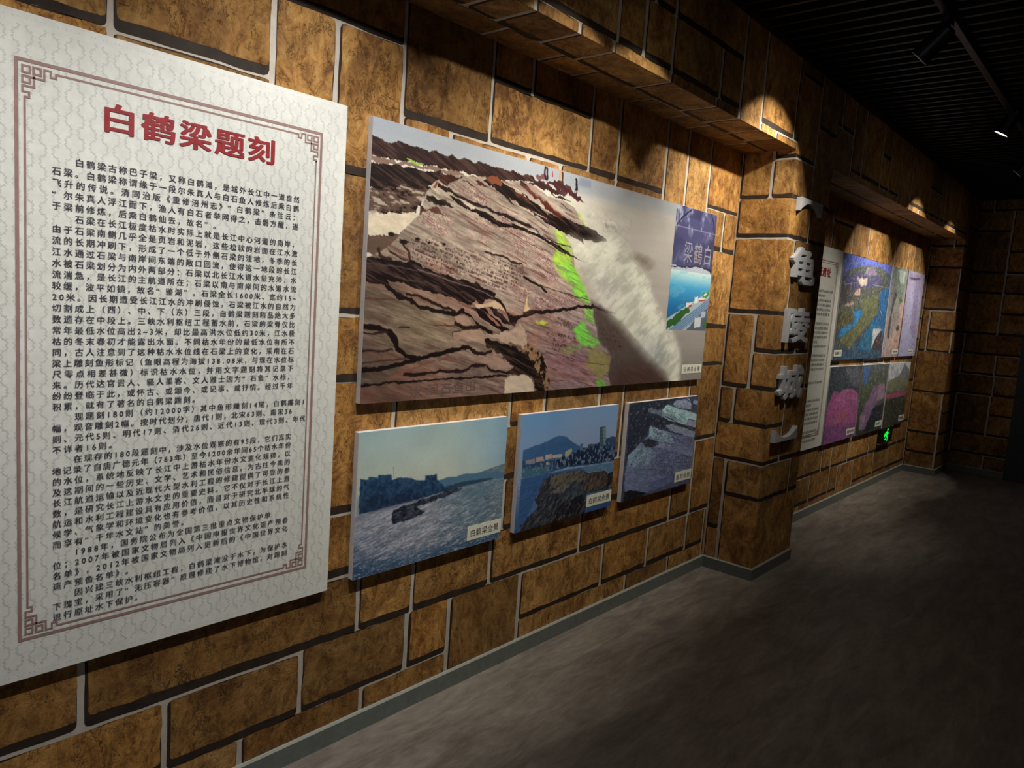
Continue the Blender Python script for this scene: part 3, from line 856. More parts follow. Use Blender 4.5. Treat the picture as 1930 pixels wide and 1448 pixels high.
RIVER = [('P',[(19,314),(63,326),(64,307),(111,314),(113,329),(118,330),(120,307),(200,319),(203,356),(245,348),(298,358),(345,381),(384,398),(414,399),(414,368),(489,369),(494,414),(515,429),(551,473),(604,507),(423,526),(21,552)],(44,74,110),4,3,1),
 ('P',[(20,433),(163,457),(421,499),(423,526),(21,552)],(38,52,78),4,30,0.8),
 ('P',[(498,421),(572,409),(633,416),(685,408),(794,420),(908,432),(1030,463),(1030,498),(893,495),(673,504),(603,505),(551,478)],(86,124,154),4,3,1),
 ('P',[(542,476),(688,465),(911,481),(893,495),(673,504),(587,518)],(50,76,100),3,3,1),
 ('P',[(587,513),(682,506),(674,528),(605,540),(555,557),(425,576),(362,583),(395,618),(428,640),(335,664),(216,674),(211,597),(222,574),(300,559),(423,535)],(50,58,72),7,2,1),
 ('L',[(208,264),(212,341)],(150,160,166),4)]
TOWN = [('P',[(28,296),(148,274),(254,252),(345,223),(388,220),(433,239),(497,291),(571,336),(615,360),(622,432),(363,424),(28,400)],(66,106,156),4,5,1),
 ('P',[(27,384),(177,410),(421,434),(597,393),(767,401),(1030,383),(1030,555),(782,549),(468,520),(242,538),(38,531)],(52,84,122),5,3,1),
 ('P',[(32,449),(275,494),(352,525),(251,539),(34,530)],(74,116,140),5,5,1),
 ('P',[(478,409),(595,375),(762,355),(871,344),(1030,365),(1030,545),(781,540),(568,520),(369,494),(345,438)],(38,54,86),8,2,1),
 ('P',[(795,197),(865,196),(884,364),(813,427)],(70,100,120),0,0,1),
 ('P',[(828,199),(865,196),(882,364),(852,378)],(120,144,132),0,0,1),
 ('P',[(879,317),(958,305),(1030,327),(1030,422),(890,420)],(56,84,120),2,0,1),
 ('P',[(589,326),(622,326),(626,388),(592,392)],(86,116,146),0,0,1),
 ('P',[(676,343),(750,345),(755,390),(680,388)],(74,92,120),2,0,1),
 ('P',[(241,371),(302,372),(305,415),(245,413)],(196,174,160),0,0,1),
 ('P',[(152,377),(220,384),(232,423),(156,422)],(180,160,156),3,0,1),
 ('P',[(61,390),(139,387),(145,429),(64,423)],(146,142,156),4,0,1),
 ('P',[(312,382),(407,389),(410,419),(314,412)],(190,184,170),2,0,1),
 ('P',[(435,376),(502,352),(510,379),(469,425),(440,429)],(178,172,160),4,0,1),
 ('P',[(252,439),(284,443),(283,466),(254,463)],(180,176,176),0,0,1),
 ('P',[(30,538),(297,540),(612,550),(1030,573),(1030,650),(700,598),(281,571),(230,619),(169,756),(30,1035),(28,740)],(64,102,158),3,3,1),
 ('P',[(612,550),(1030,573),(1030,669),(901,635),(701,603)],(96,132,168),3,3,1),
 ('P',[(229,602),(308,559),(492,568),(615,578),(702,616),(901,635),(951,673),(1030,676),(1030,831),(700,815),(708,1035),(393,1035),(40,1035),(52,943),(211,825),(169,756),(200,697)],(62,68,82),9,3,1),
 ('P',[(309,563),(615,580),(703,625),(665,672),(482,671),(367,690),(288,657)],(112,106,92),14,6,0.9),
 ('P',[(385,685),(521,670),(449,751),(313,721)],(126,124,116),12,6,0.9),
 ('P',[(703,625),(902,640),(957,730),(917,788),(699,806),(661,734)],(84,70,60),14,6,0.9),
 ('P',[(384,893),(458,849),(667,799),(708,1035),(346,1035)],(34,36,48),8,8,1),
 ('P',[(530,769),(647,705),(667,799),(458,849)],(62,80,104),8,10,0.8),
 ('P',[(938,661),(1030,667),(1030,782),(929,790)],(38,40,46),10,4,1)]
ROCK = [('P',[(15,7),(570,-2),(665,13),(490,73),(406,106),(571,180),(760,285),(1030,370),(1030,388),(777,407),(521,315),(340,269),(245,353),(154,451),(47,552),(20,664)],(42,46,58),8,4,1),
 ('P',[(451,110),(511,58),(676,98),(1030,220),(1030,289),(865,254),(875,324),(579,239),(459,176)],(148,172,176),6,3,1),
 ('P',[(865,254),(1030,299),(1030,370),(825,318)],(130,132,150),5,3,1),
 ('P',[(643,28),(845,19),(888,66),(899,145),(750,122),(602,67)],(128,134,156),6,3,1),
 ('P',[(921,34),(1030,69),(1030,122),(916,86)],(120,126,150),5,3,1),
 ('P',[(253,67),(452,119),(768,252),(578,231),(414,164),(258,108)],(110,120,136),9,3,0.8),
 ('P',[(320,274),(524,341),(779,425),(1030,422),(1030,584),(1030,834),(728,847),(694,944),(341,978),(37,903),(24,704),(45,536),(136,464),(288,359)],(102,108,136),7,5,1),
 ('P',[(297,264),(597,375),(682,497),(449,446),(299,368)],(136,156,166),10,6,0.8),
 ('P',[(165,453),(304,490),(466,581),(385,633),(265,694),(68,658),(35,534)],(130,150,166),10,10,0.7),
 ('P',[(517,282),(630,278),(1030,422),(1030,495),(790,417),(593,349)],(126,132,148),7,3,0.9),
 ('P',[(450,454),(612,495),(703,568),(1030,664),(1030,719),(691,566),(525,524),(369,500)],(124,124,146),7,6,0.7),
 ('P',[(211,412),(292,391),(427,443),(453,480),(357,494),(259,467)],(46,48,60),6,3,1),
 ('P',[(32,902),(125,899),(341,978),(176,1035),(36,1035)],(26,28,34),5,3,1),
 ('P',[(371,878),(679,829),(1030,961),(1030,1035),(342,1035)],(78,84,118),12,20,0.6),
 ('L',[(605,83),(751,131),(876,151)],(54,58,74),8),
 ('L',[(504,181),(763,302),(903,345),(1030,379)],(40,42,56),9),
 ('L',[(865,249),(1030,299)],(50,54,70),6),
 ('L',[(796,15),(916,86),(1030,131)],(40,42,58),9),
 ('L',[(534,325),(716,399),(790,413)],(54,58,74),7),
 ('L',[(517,456),(612,495),(703,568)],(76,80,104),5),
 ('L',[(53,702),(187,735),(339,789)],(72,78,108),5),
 ('L',[(32,162),(267,188)],(30,34,44),6)]
ROCKT = [('T',[(471,96),(806,179),(861,314),(601,233)],0),
 ('T',[(342,285),(645,390),(1030,486),(1030,584),(686,523),(379,412)],2),
 ('T',[(177,470),(457,513),(1030,713),(971,832),(398,743),(59,664)],2),
 ('T',[(398,743),(720,786),(706,861),(428,806)],2)]
AERIAL = [('P',[(40,185),(188,120),(467,64),(720,54),(974,94),(944,238),(829,326),(798,522),(622,659),(441,798),(279,906),(16,885),(-30,596),(-30,297)],(86,92,84),9,6,1),
 ('P',[(20,215),(279,144),(489,148),(761,140),(833,217),(522,277),(208,320),(38,349)],(78,74,120),12,10,0.85),
 ('P',[(400,158),(471,78),(557,52),(690,126),(582,145)],(150,130,170),14,5,0.7),
 ('P',[(265,174),(323,203),(483,185),(485,251),(371,277),(285,228)],(206,190,176),10,3,1),
 ('P',[(278,314),(361,299),(377,362),(249,373)],(214,170,166),10,3,1),
 ('P',[(94,475),(265,435),(298,454),(112,494)],(190,146,140),10,3,1),
 ('P',[(-30,297),(198,279),(246,415),(43,485)],(76,70,76),14,6,0.8),
 ('P',[(403,404),(747,333),(781,523),(646,628),(434,768),(279,906),(76,801),(298,691),(469,546)],(104,108,74),12,8,0.9),
 ('P',[(273,527),(444,507),(457,547),(323,676),(75,794),(21,788),(94,704),(300,641),(327,575)],(40,130,200),5,3,1),
 ('P',[(-30,569),(173,519),(301,583),(255,628),(49,684)],(88,86,62),10,4,1),
 ('P',[(829,264),(1030,233),(971,713),(956,911),(469,908),(553,759),(700,588),(815,521),(796,329)],(44,100,160),4,4,1),
 ('P',[(553,759),(710,626),(967,697),(956,911),(439,907)],(50,116,150),5,20,0.8),
 ('P',[(863,699),(952,705),(974,912),(719,910)],(70,62,66),6,3,1),
 ('P',[(733,683),(945,681),(817,778),(742,904)],(200,206,214),3,2,1),
 ('L',[(37,288),(360,234)],(170,160,180),5),
 ('L',[(607,239),(980,239)],(190,180,190),5),
 ('L',[(849,492),(895,533)],(220,220,225),8)]
GORGE = [('P',[(88,-15),(918,-7),(726,393),(463,301),(165,343),(-30,236)],(120,134,124),12,10,1),
 ('P',[(297,15),(888,19),(806,173),(543,150)],(176,190,186),14,6,0.9),
 ('P',[(726,393),(1030,284),(965,709),(970,915),(298,913),(401,797),(755,627)],(206,168,160),12,12,0.9),
 ('P',[(289,258),(463,301),(293,518),(308,798),(142,757),(212,471)],(70,64,72),12,6,0.9),
 ('P',[(623,321),(895,355),(726,393)],(60,110,70),8,4,1),
 ('P',[(641,670),(803,626),(896,685),(720,712)],(70,74,60),8,3,1),
 ('P',[(97,313),(208,148),(381,255),(200,390)],(120,110,120),12,6,0.8)]
SCROLL = [('P',[(-30,51),(844,6),(764,98),(-30,102)],(140,128,160),4,20,0.8),
 ('P',[(146,77),(734,56),(723,74),(385,95),(158,93)],(70,54,84),4,8,1),
 ('P',[(-30,118),(201,91),(73,625),(-30,798)],(170,150,190),4,30,0.8),
 ('P',[(433,97),(718,100),(870,794),(529,707)],(140,120,170),5,30,0.6)]
BLOOM = [('P',[(132,364),(171,310),(263,325),(340,359),(442,317),(602,302),(804,328),(976,400),(1030,715),(1030,1035),(53,981),(15,525)],(178,92,150),8,3,1),
 ('P',[(303,626),(678,560),(695,782),(359,748)],(196,104,140),10,14,0.8),
 ('P',[(58,764),(1030,814),(1030,1035),(53,981)],(130,78,140),10,40,0.8),
 ('P',[(427,26),(958,12),(1030,320),(735,264)],(104,104,120),16,24,0.8),
 ('L',[(461,542),(557,471),(505,536)],(226,190,214),6),
 ('L',[(203,426),(435,453),(691,441),(976,482)],(206,140,186),6),
 ('L',[(217,714),(326,628)],(120,50,100),6)]
SLOPE = [('P',[(20,32),(231,17),(210,287),(39,258)],(70,110,190),12,14,0.9),
 ('P',[(210,623),(502,324),(907,290),(1030,486),(599,611),(438,813),(316,951),(92,926),(106,718)],(136,104,146),14,10,0.95),
 ('P',[(703,313),(907,290),(983,507),(636,549)],(170,140,160),12,8,0.8),
 ('P',[(555,651),(952,594),(955,954),(326,984),(434,802)],(36,42,52),12,8,1),
 ('P',[(106,718),(266,712),(309,929),(116,918)],(150,130,160),8,6,0.9),
 ('P',[(66,424),(245,226),(379,296),(120,511)],(90,100,66),12,6,0.9)]
HILLS = [('P',[(-30,5),(659,10),(1030,5),(1030,188),(527,217),(-30,262)],(206,212,222),5,6,1),
 ('P',[(486,204),(701,23),(1030,140),(1030,385),(129,337)],(120,128,140),8,6,1),
 ('P',[(-30,296),(359,233),(704,212),(1030,358),(881,472),(38,446)],(128,132,104),14,8,0.95),
 ('P',[(18,478),(876,459),(911,546),(216,571),(-30,534)],(176,84,120),10,5,1),
 ('P',[(14,557),(911,546),(1030,969),(-30,984)],(50,60,48),12,8,1)]
def paint(p, ops, seed=0):
    for i, o in enumerate(ops):
        if o[0] == 'P': p.poly(o[1], o[2], o[3], seed+i, o[4], o[5])
        if o[0] == 'P' and sum(o[2]) < 260 and p.w > 800: p.mix(p.inside(o[1], o[3], seed+i)*np.clip((p.noise(26, 130, 4, seed+i, .62, .35)-.50)*3.2, 0, .55), (112,88,80))
        if o[0] == 'L': p.line(o[1], o[2], o[3]*(1.35 if p.w > 800 and o[3] > 5 and sum(o[2]) < 230 else 1), 5 if p.w > 800 and o[3] > 5 else 3, seed+i)
        elif o[0] == 'K':
            m = p.inside(o[1], o[3], seed+i); n = p.noise(46*p.asp, 46, 4, seed+i, .6); k = p.noise(20*p.asp, 20, 3, seed+i+5)
            p.mix(m, o[2]); p.mix(m*np.clip((n-.46)*9, 0, 1), (52, 42, 38)); p.mix(m*np.clip((k-.58)*8, 0, 1), (178, 158, 110))
def marks(p, ops, dark, red, seed=50):
    """rows of small carved strokes"""
    for i, o in enumerate(ops):
        m = p.soft(p.inside(o[1], 8, seed+i), 10); ang = {0: .42, 1: .40, 2: .22, 3: .12}[o[2]]
        if p.asp < 1.6: ang *= .7
        u, v = p.U/1000*p.asp, p.V/1000; ca, sa = math.cos(ang), math.sin(ang)
        x, y = u*ca+v*sa, -u*sa+v*ca
        r = {0: 110, 1: 120, 2: 62, 3: 44}[o[2]]
        row = np.abs(((y+x*.02)*r) % 1-.5)
        n = p.noise(150*p.asp, r*2.2, 2, seed+i, .6, ang); big = p.noise(9*p.asp, 9, 3, seed+i+20)
        k = np.clip((n-.46)*7, 0, 1)*np.clip((.40-row)*8, 0, 1)*np.clip((big-.20)*4, 0, 1)
        p.mix(m*k*.8, red if o[2] < 2 else dark)

# large rock photograph
def paint_rock():
    p = Pic(900, 346, 2.6)
    sky = p.noise(8, 3, 4, 2)
    p.vgrad([(0, (172,176,184)), (70, (178,180,184)), (110, (206,202,192)), (330, (202,194,184)), (1000, (170,158,152))])
    for k in range(3):
        g = np.interp(p.U, [0, 480, 620, 820, 1000], [0, 0, .55, .9, 1])
        wat = np.interp(p.V, [0, 120, 300, 600, 1000], [(166,190,168)[0], 172, 176, 164, 150])-(0, 5, 8)[k]
        p.a[..., k] = p.a[..., k]*(1-g)+wat*g
    p.shade(p.noise(6, 24, 4, 3), .05)
    p.poly([(0,0),(1000,0),(1000,40),(620,70),(300,60),(0,90)], (160,168,180), 20, 4, 20, .45)
    p.poly([(690,10),(1000,0),(1000,60),(830,55)], (146,158,164), 10, 5, 30, .5)
    stre = p.noise(14, 60, 4, 8, .6, .25); fine = p.noise(60, 220, 3, 9, .6, .22)
    for i, o in enumerate(BIG):
        if o[0] == 'S':
            m = p.inside(o[1], 4, 77)
            paint(p, WET, 300)
            pts = [(.10,.25,(164,154,140)), (.35,.30,(176,164,152)), (.25,.48,(178,164,152)), (.45,.55,(178,160,154)), (.12,.72,(136,122,102)), (.30,.80,(142,122,108)), (.05,.90,(90,77,69)), (.03,.6,(104,90,78)), (.48,.85,(146,120,138)), (.20,.97,(118,99,94)), (.55,.20,(152,138,134)), (.62,.55,(168,154,148)), (.66,.80,(154,136,138))]
            num = 0; den = 0
            for a, b, c in pts:
                wgt = 1/(((p.U/1000-a)*1.4)**2+(p.V/1000-b)**2+.004); num = num+wgt[..., None]*np.array(c, float); den = den+wgt
            f = num/den[..., None]*(1+(stre-.5)*.55+(fine-.5)*.34)[..., None]
            p.a = p.a*(1-m[..., None])+f*m[..., None]
            # lamination lines
            q = p.noise(20, 120, 3, 21, .6, .24)
            p.mix(m*np.clip((.36-q)*8, 0, .6), (104,72,68))
            red = p.noise(7, 9, 3, 31); p.mix(m*np.clip((red-.56)*3, 0, .20), (170,106,94))
            marks(p, TXT, (84,62,62), (132,84,90))
            paint(p, GRN, 400)
            gs = p.noise(40, 200, 3, 61, .6, .3); gm = np.clip((p.a[..., 1]-p.a[..., 0]*1.08)/40, 0, 1)
            p.mix(gm*np.clip((gs-.46)*5, 0, .8), (136,136,106))
        else: paint(p, [o], 100+i)
    tx = p.noise(70, 60, 4, 43, .66, .3); p.a = p.a*(1+((tx-.5)*.22*np.clip((p.V-110)/60, 0, 1)*(p.U < 640))[..., None])
    r = p.noise(40, 50, 4, 41, .6, .1); m = p.inside(BIG[3][1], 10, 103)
    p.mix(m*np.clip((r-.52)*12, 0, 1), (46,38,36)); p.mix(m*np.clip((.40-r)*12, 0, .9), (176,164,148))
    for pu, pv, s in ((40, 388, 9), (88, 392, 7), (110, 400, 5), (140, 398, 6), (62, 410, 11)): p.mix(np.clip(1-np.hypot((p.U-pu)*2.6/2, p.V-pv)/s, 0, .35)*3, (48,42,40))
    a0 = p.a.copy(); paint(p, SURF, 500)
    fn = .6*p.noise(16, 9, 5, 71, .62)+.4*p.noise(30, 40, 4, 72, .6, -.5)
    d = np.abs(p.a-a0).sum(-1); k = np.clip(d/30, 0, 1); p.mix(k*np.clip((fn-.46)*4, 0, .38)*np.clip((p.a.sum(-1)-480)/60, 0, 1), (232,232,220))
    p.a = p.a*(1+((fn-.5)*.42*k)[..., None])
    paint(p, PPL, 600)
    p.a = np.clip((p.a-128)*1.16+124, 18, 246)
    # two inset prints
    p.rect(811, 1001, 0, 358, (70,72,112)); ii = ((p.U >= 811) & (p.V < 358))
    n = p.noise(60, 14, 4, 81, .6); n2 = p.noise(14, 10, 4, 82)
    p.mix(ii*np.clip((n-.52)*5, 0, 1)*np.interp(p.V, [0, 110, 140, 358], [1, .9, .35, .25]), (164,168,196))
    p.mix(ii*np.clip((n2-.5)*3, 0, .6), (44,44,78))
    p.mix(ii*np.clip(1-np.hypot((p.U-925)*2.6, p.V-270)/60, 0, .8), (84,58,66))
    p.line([(878,7),(837,66),(818,112)], (30,30,40), 8); p.line([(971,0),(985,45),(998,130)], (30,30,40), 8)
    p.rect(811, 1001, 112, 116, (150,150,180), .6)
    p.poly([(811,330),(870,338),(940,318),(1001,345),(1001,362),(811,362)], (178,186,204), 8, 83)
    p.line([(811,345),(880,330),(940,322),(1001,335)], (40,40,60), 7, 6)
    for uu in (850, 868): p.line([(uu,335),(uu+8,344),(uu+16,336)], (60,66,90), 4)
    iv = ((p.U >= 811) & (p.V >= 358) & (p.V < 700))
    for k in range(3):
        gsky = np.interp(p.V, [358, 400, 450, 560, 700], [(206,226,220)[k], (150,206,224)[k], (72,164,214)[k], (36,116,176)[k], (30,90,140)[k]])
        p.a[..., k] = np.where(iv, gsky, p.a[..., k])
    p.mix(iv*np.clip((p.noise(30, 30, 3, 84)-.6)*4, 0, .4), (120,190,220))
    IN = lambda pts, c, jag=3, s=90, **k: p.mix(p.inside(pts, jag, s)*iv*k.get('a', 1), c)
    IN([(811,640),(1001,452),(1001,705),(811,705)], (170,186,196))
    IN([(811,662),(900,560),(915,580),(850,672),(811,700)], (50,98,52), 12, 91)
    IN([(960,480),(1001,452),(1001,480),(970,510)], (70,150,70), 8, 92)
    IN([(822,705),(1001,500),(1001,560),(880,705)], (92,128,170), 2, 93)
    IN([(900,705),(960,610),(1001,560),(1001,705)], (84,104,120), 8, 94)
    for q in range(4): p.mix(np.clip(1-p.dist([(835+q*12,705),(1001,510+q*14)])/2.2, 0, .8)*iv, (206,220,232))
    for a, b, w_, h_, c in ((893,540,26,26,(220,224,222)), (905,552,14,14,(176,70,60)), (930,505,16,36,(232,236,236)), (948,505,30,18,(226,230,232)), (950,517,30,9,(182,60,56)), (972,478,14,14,(224,228,230)), (940,625,30,60,(206,212,220)), (968,588,22,36,(180,190,204)), (985,640,16,50,(70,110,80))):
        IN([(a,b),(a+w_,b-8),(a+w_,b+h_-8),(a,b+h_)], c, 2, 95)
    return p
bp = photo_board(1.4751, 3.8509, 1.176, 2.0895, paint_rock(), 'largest photograph, layered brown rock with green moss and white water', CAP1, (3.615, 3.842, 1.214, 1.262))
carved_pale, carved_dark = mat('carved_pale', (140,138,152), .5), mat('carved_dark', (100,76,72), .6)
for ch, u in zip('白鶴梁', (972, 926, 880)):
    m = MB(); put_glyph(m, 'c', ch, 1.4751+2.3758*u/1000, 1.818, .100, .118, -.0245-.0012)
    m.build('carved_character', carved_pale, bp)['label'] = 'pale carved character in the dark blue inset'
for ch, u, v in zip('水涸石鱼出', (101, 133, 161, 189, 215), (969, 963, 962, 962, 958)):
    m = MB(); put_glyph(m, 'c', ch, 1.4751+2.3758*u/1000, 2.0895-.9135*v/1000-.016, .062, .044, -.0245-.0012)
    m.build('carved_character', carved_dark, bp)['label'] = 'dark carved character on the rock'

def paint_river():
    p = Pic(420, 290, 1.45)
    p.vgrad([(0, (172,200,204)), (250, (196,212,204)), (420, (204,212,200)), (480, (190,202,200)), (1000, (150,160,180))])
    g = np.clip((p.U-560)/440, 0, 1)*np.clip((620-p.V)/300, 0, 1); p.mix(g*.75, (136,178,214))
    p.shade(p.noise(5, 4, 4, 1), .06)
    base = p.inside([(0,560),(1000,380),(1000,1000),(0,1000)])
    lo = np.clip(p.V/1000*1.25-.35, 0, 1)
    for k in range(3):
        c = (170,174,190)[k]*(1-np.clip((p.U-450)/500, 0, .55))+(84,120,138)[k]*np.clip((p.U-450)/500, 0, .55)
        p.a[..., k] = np.where(base > 0, c, p.a[..., k])
    rip = p.noise(24, 90, 4, 3, .6, -.16); big = p.noise(7, 12, 4, 4)
    p.a = np.where(base[..., None] > 0, p.a*(1+(rip-.5)[..., None]*(.5+.5*lo[..., None])), p.a)
    p.mix(base*np.clip((big-.5)*3, 0, .5)*np.clip((p.U-150)/300, .2, 1), (92,122,146))
    p.mix(base*np.clip((p.V-640)/360, 0, 1)*np.clip((330-p.U)/330, 0, .9), (58,86,118))
    p.mix(base*np.clip((p.V-860)/140, 0, .75), (52,88,124))
    p.mix(base*np.clip((rip-.60)*8, 0, .6)*np.clip((p.V-600)/200, 0, 1), (214,210,218))
    paint(p, RIVER, 200)
    land = p.inside(RIVER[0][1], 4, 200); tr = p.noise(60, 40, 4, 12, .65)
    p.mix(land*np.clip((tr-.5)*4, 0, .5)*np.clip((620-p.V)/160, .1, 1), (70,104,136)); p.mix(land*np.clip((.46-tr)*4, 0, .6), (30,46,72))
    rk = p.inside(RIVER[4][1], 7, 204); rn = p.noise(40, 50, 4, 13, .65, -.2); p.mix(rk*np.clip((rn-.52)*6, 0, .7), (92,100,116)); p.mix(rk*np.clip((.45-rn)*6, 0, .8), (26,32,42))
    fi = p.noise(90, 150, 3, 14, .65, -.16); p.mix(base*(1-land)*(1-rk)*np.clip((fi-.60)*7, 0, .5)*lo, (210,208,222)); p.mix(base*(1-land)*(1-rk)*np.clip((.40-fi)*7, 0, .55)*lo, (58,80,108))
    return p
def paint_town():
    p = Pic(400, 285, 1.42)
    p.vgrad([(0, (112,160,214)), (220, (132,168,216)), (420, (150,170,206)), (560, (140,164,204)), (1000, (56,92,150))])
    p.mix(np.clip((p.U-300)/700, 0, .35)*np.clip((500-p.V)/200, 0, 1), (158,172,206))
    paint(p, TOWN, 220)
    m = p.inside(TOWN[1][1], 4); n = p.noise(60, 40, 2, 5, .6)
    p.mix(m*np.clip((n-.60)*10, 0, .7), (120,146,170)); m = p.inside(TOWN[3][1], 4)
    p.mix(m*np.clip((n-.62)*12, 0, .7), (116,136,160)); p.mix(m*np.clip((.36-n)*12, 0, .6), (22,34,58))
    m = p.inside([(0,560),(1000,380),(1000,1000),(0,1000)]); p.a = p.a*(1+((p.noise(30, 80, 4, 6, .6, -.2)-.5)*.34*m)[..., None])
    rk = p.inside(TOWN[17][1], 9, 237); rn = p.noise(36, 70, 5, 15, .66, -.75); p.mix(rk*np.clip((rn-.53)*5, 0, .7), (120,116,108)); p.mix(rk*np.clip((.46-rn)*6, 0, .75), (30,32,44))
    mt = p.inside(TOWN[0][1], 4, 220); p.a = p.a*(1+((p.noise(20, 20, 5, 16, .65)-.5)*.18*mt)[..., None])
    for i in range(8): p.rect(int(TOWN[4][1][0][0])+6, int(TOWN[4][1][0][0])+68, 200+i*34, 208+i*34, (52,78,100), .5)
    return p
def paint_carving():
    p = Pic(400, 285, 1.44)
    p.a[:] = (62,66,82); p.shade(p.noise(20, 20, 5, 3, .6), .25)
    paint(p, ROCK, 240)
    n = p.noise(30, 60, 5, 4, .62, .15); p.shade(n, .26)
    p.a = p.a*np.array([1.22, 1.27, 1.30]); edge = p.noise(50, 50, 4, 6, .6); lum = p.a.sum(-1)
    p.mix(np.clip((edge-.62)*8, 0, .6)*(lum < 210), (130,138,150))
    marks(p, ROCKT, (40,42,58), (70,90,100), 90)
    return p
photo_board(1.4772, 2.214, .5746, 1.0804, paint_river(), 'small photograph of a dark rock ridge in a wide pale river', CAP1, (2.020, 2.2134, .6005, .6575), group='small photographs under the rock photograph')
photo_board(2.3032, 3.0222, .5746, 1.0804, paint_town(), 'small photograph of a blue riverside town under a peaked hill', CAP1, (2.815, 3.0216, .6005, .6575), group='small photographs under the rock photograph')
photo_board(3.1162, 3.843, .5746, 1.0804, paint_carving(), 'small dark blue photograph of carved inscriptions on rock, beside the pillar', CAP3, (3.652, 3.8424, .6005, .6575), group='small photographs under the rock photograph')

def far(ops, wd, ht, base, seed, amp=.2, cells=14):
    p = Pic(wd, ht, wd/ht); p.vgrad(base)
    paint(p, ops, seed); p.shade(p.noise(cells*p.asp, cells, 5, seed, .62), amp)
    sp = p.noise(60*p.asp, 60, 3, seed+1, .6); p.mix(np.clip((sp-.60)*5, 0, .45), (176,170,172)); p.mix(np.clip((.40-sp)*5, 0, .4), (52,56,60))
    p.a = np.clip((p.a*.94+138*.06)*1.06, 0, 250)  # thin grey mixed in: washed-out haze put into the far print colours
    return p
pa = far(AERIAL, 250, 170, [(0, (96,110,206)), (180, (88,96,170)), (420, (70,80,120)), (1000, (54,84,110))], 700)
pb = far(GORGE, 110, 170, [(0, (136,150,146)), (500, (150,146,142)), (1000, (176,152,156))], 720, .22)
pc = far(SCROLL, 120, 170, [(0, (150,142,178)), (300, (178,174,212)), (1000, (176,178,226))], 740, .06)
qa = far(BLOOM, 170, 140, [(0, (56,66,78)), (400, (60,72,76)), (600, (120,70,110)), (1000, (120,70,130))], 760)
qb = far(SLOPE, 160, 140, [(0, (92,100,104)), (400, (84,92,74)), (1000, (52,60,60))], 780, .28)
qc = far(HILLS, 160, 140, [(0, (196,202,214)), (350, (110,118,110)), (620, (60,72,58)), (1000, (46,54,44))], 800, .24)
G1, G2 = 'upper photographs in the far bay', 'lower photographs in the far bay'
photo_board(6.05, 7.39, 1.25, 2.092, pa, 'aerial photograph of a blue river and green hills in the far bay', None, (6.062, 6.25, 1.278, 1.33), group=G1)
photo_board(7.412, 7.945, 1.256, 2.095, pb, 'narrow photograph of a pale rocky gorge, between the aerial photograph and the lavender one', None, (7.735, 7.944, 1.283, 1.328), group=G1)
photo_board(7.975, 8.61, 1.258, 2.10, pc, 'pale lavender photograph high beside the second pillar', None, (8.33, 8.52, 1.283, 1.325), group=G1)
photo_board(6.04, 6.85, .562, 1.194, qa, 'photograph of a magenta scalloped stone, lower row of the far bay', None, (6.62, 6.849, .590, .645), group=G2)
photo_board(6.885, 7.69, .557, 1.192, qb, 'photograph of a purple slope between dark trees, middle of the far lower row', None, (7.47, 7.689, .592, .645), group=G2)
photo_board(7.725, 8.51, .557, 1.192, qc, 'photograph of pale sky over green hills, above the exit sign', None, (8.29, 8.509, .583, .643), group=G2)
# ------------------------------------------------------------------ raised characters on the pillar
def block_char(ch, z0, z1, label):
    m = MB(); sz = (z1-z0)/1.0; sx = .385
    put_glyph(m, 's', ch, 4.395, z0+.08*sz, sx, sz, YB-.001, 0, .026)
    o = m.build('raised_character', LETTER)
    tag(o, label, 'letter', 'raised characters on the pillar')
block_char('龟', 1.757, 1.976, 'topmost thick grey raised character on the pillar front')
block_char('陵', 1.418, 1.629, 'middle thick grey raised character on the pillar front')
block_char('城', 1.080, 1.287, 'lowest thick grey raised character on the pillar front, above the lower bracket')
def bracket(z, s, label):
    # lenticular bracket lying on its side: straight outer edge, curved inner edge
    x0, x1 = 4.222, 4.565; n = 24; hw = (x1-x0)/2; cx = (x0+x1)/2
    P = [(x0, z), (x1, z)]
    inner = []
    for i in range(n+1):
        t = -1+2*i/n
        inner.append((cx-hw*t*-1, z+s*(-.020-.055*abs(t)**2.2)))
    poly = P+inner[::-1]
    m = MB(); k = len(poly)
    ya, yb = YB-.001, YB-.030
    m.add([(p[0], yb, p[1]) for p in poly]+[(p[0], ya, p[1]) for p in poly], [list(range(k)), list(range(k, 2*k))[::-1]]+[(i, k+i, k+(i+1) % k, (i+1) % k) for i in range(k)])
    o = m.build('raised_bracket', LETTER)
    bm = bmesh.new(); bm.from_mesh(o.data); bmesh.ops.recalc_face_normals(bm, faces=bm.faces[:]); bm.to_mesh(o.data); bm.free()
    tag(o, label, 'letter', 'raised characters on the pillar')
bracket(2.236, 1, 'grey raised bracket at the top of the pillar lettering')
bracket(.824, -1, 'grey raised bracket at the foot of the pillar lettering')

# ------------------------------------------------------------------ exit sign under the far photographs
ex = empty('exit_sign', (7.9, 0, .40), 'small green lit exit sign low on the far wall', 'exit sign')
ex0, ex1, ez0, ez1 = 7.70, 8.12, .398, .556
m = MB(); m.box(ex0, ex1, -.03, -.001, ez0, ez1); m.build('housing', BLACKM, ex, bevel=.003)
m = MB(); m.box(ex0-.004, ex1+.004, -.034, -.0005, ez1-.010, ez1+.002); m.build('rail', STEEL, ex)
m = MB(); m.box(ex0-.004, ex1+.004, -.034, -.001, ez0-.002, ez0+.008); m.build('rail', STEEL, ex)
m = MB(); y = -.0306; cx, cz = (ex0+ex1)/2, (ez0+ez1)/2
A = lambda pts: m.xz([(cx+p[0], cz+p[1]) for p in pts], y)
ang = [2*math.pi*i/14 for i in range(14)]
A([(.02+.017*math.cos(t), .050+.014*math.sin(t)) for t in ang])                    # head
A([(-.018,-.004),(.016,-.006),(.034,.032),(-.002,.036)])                          # trunk
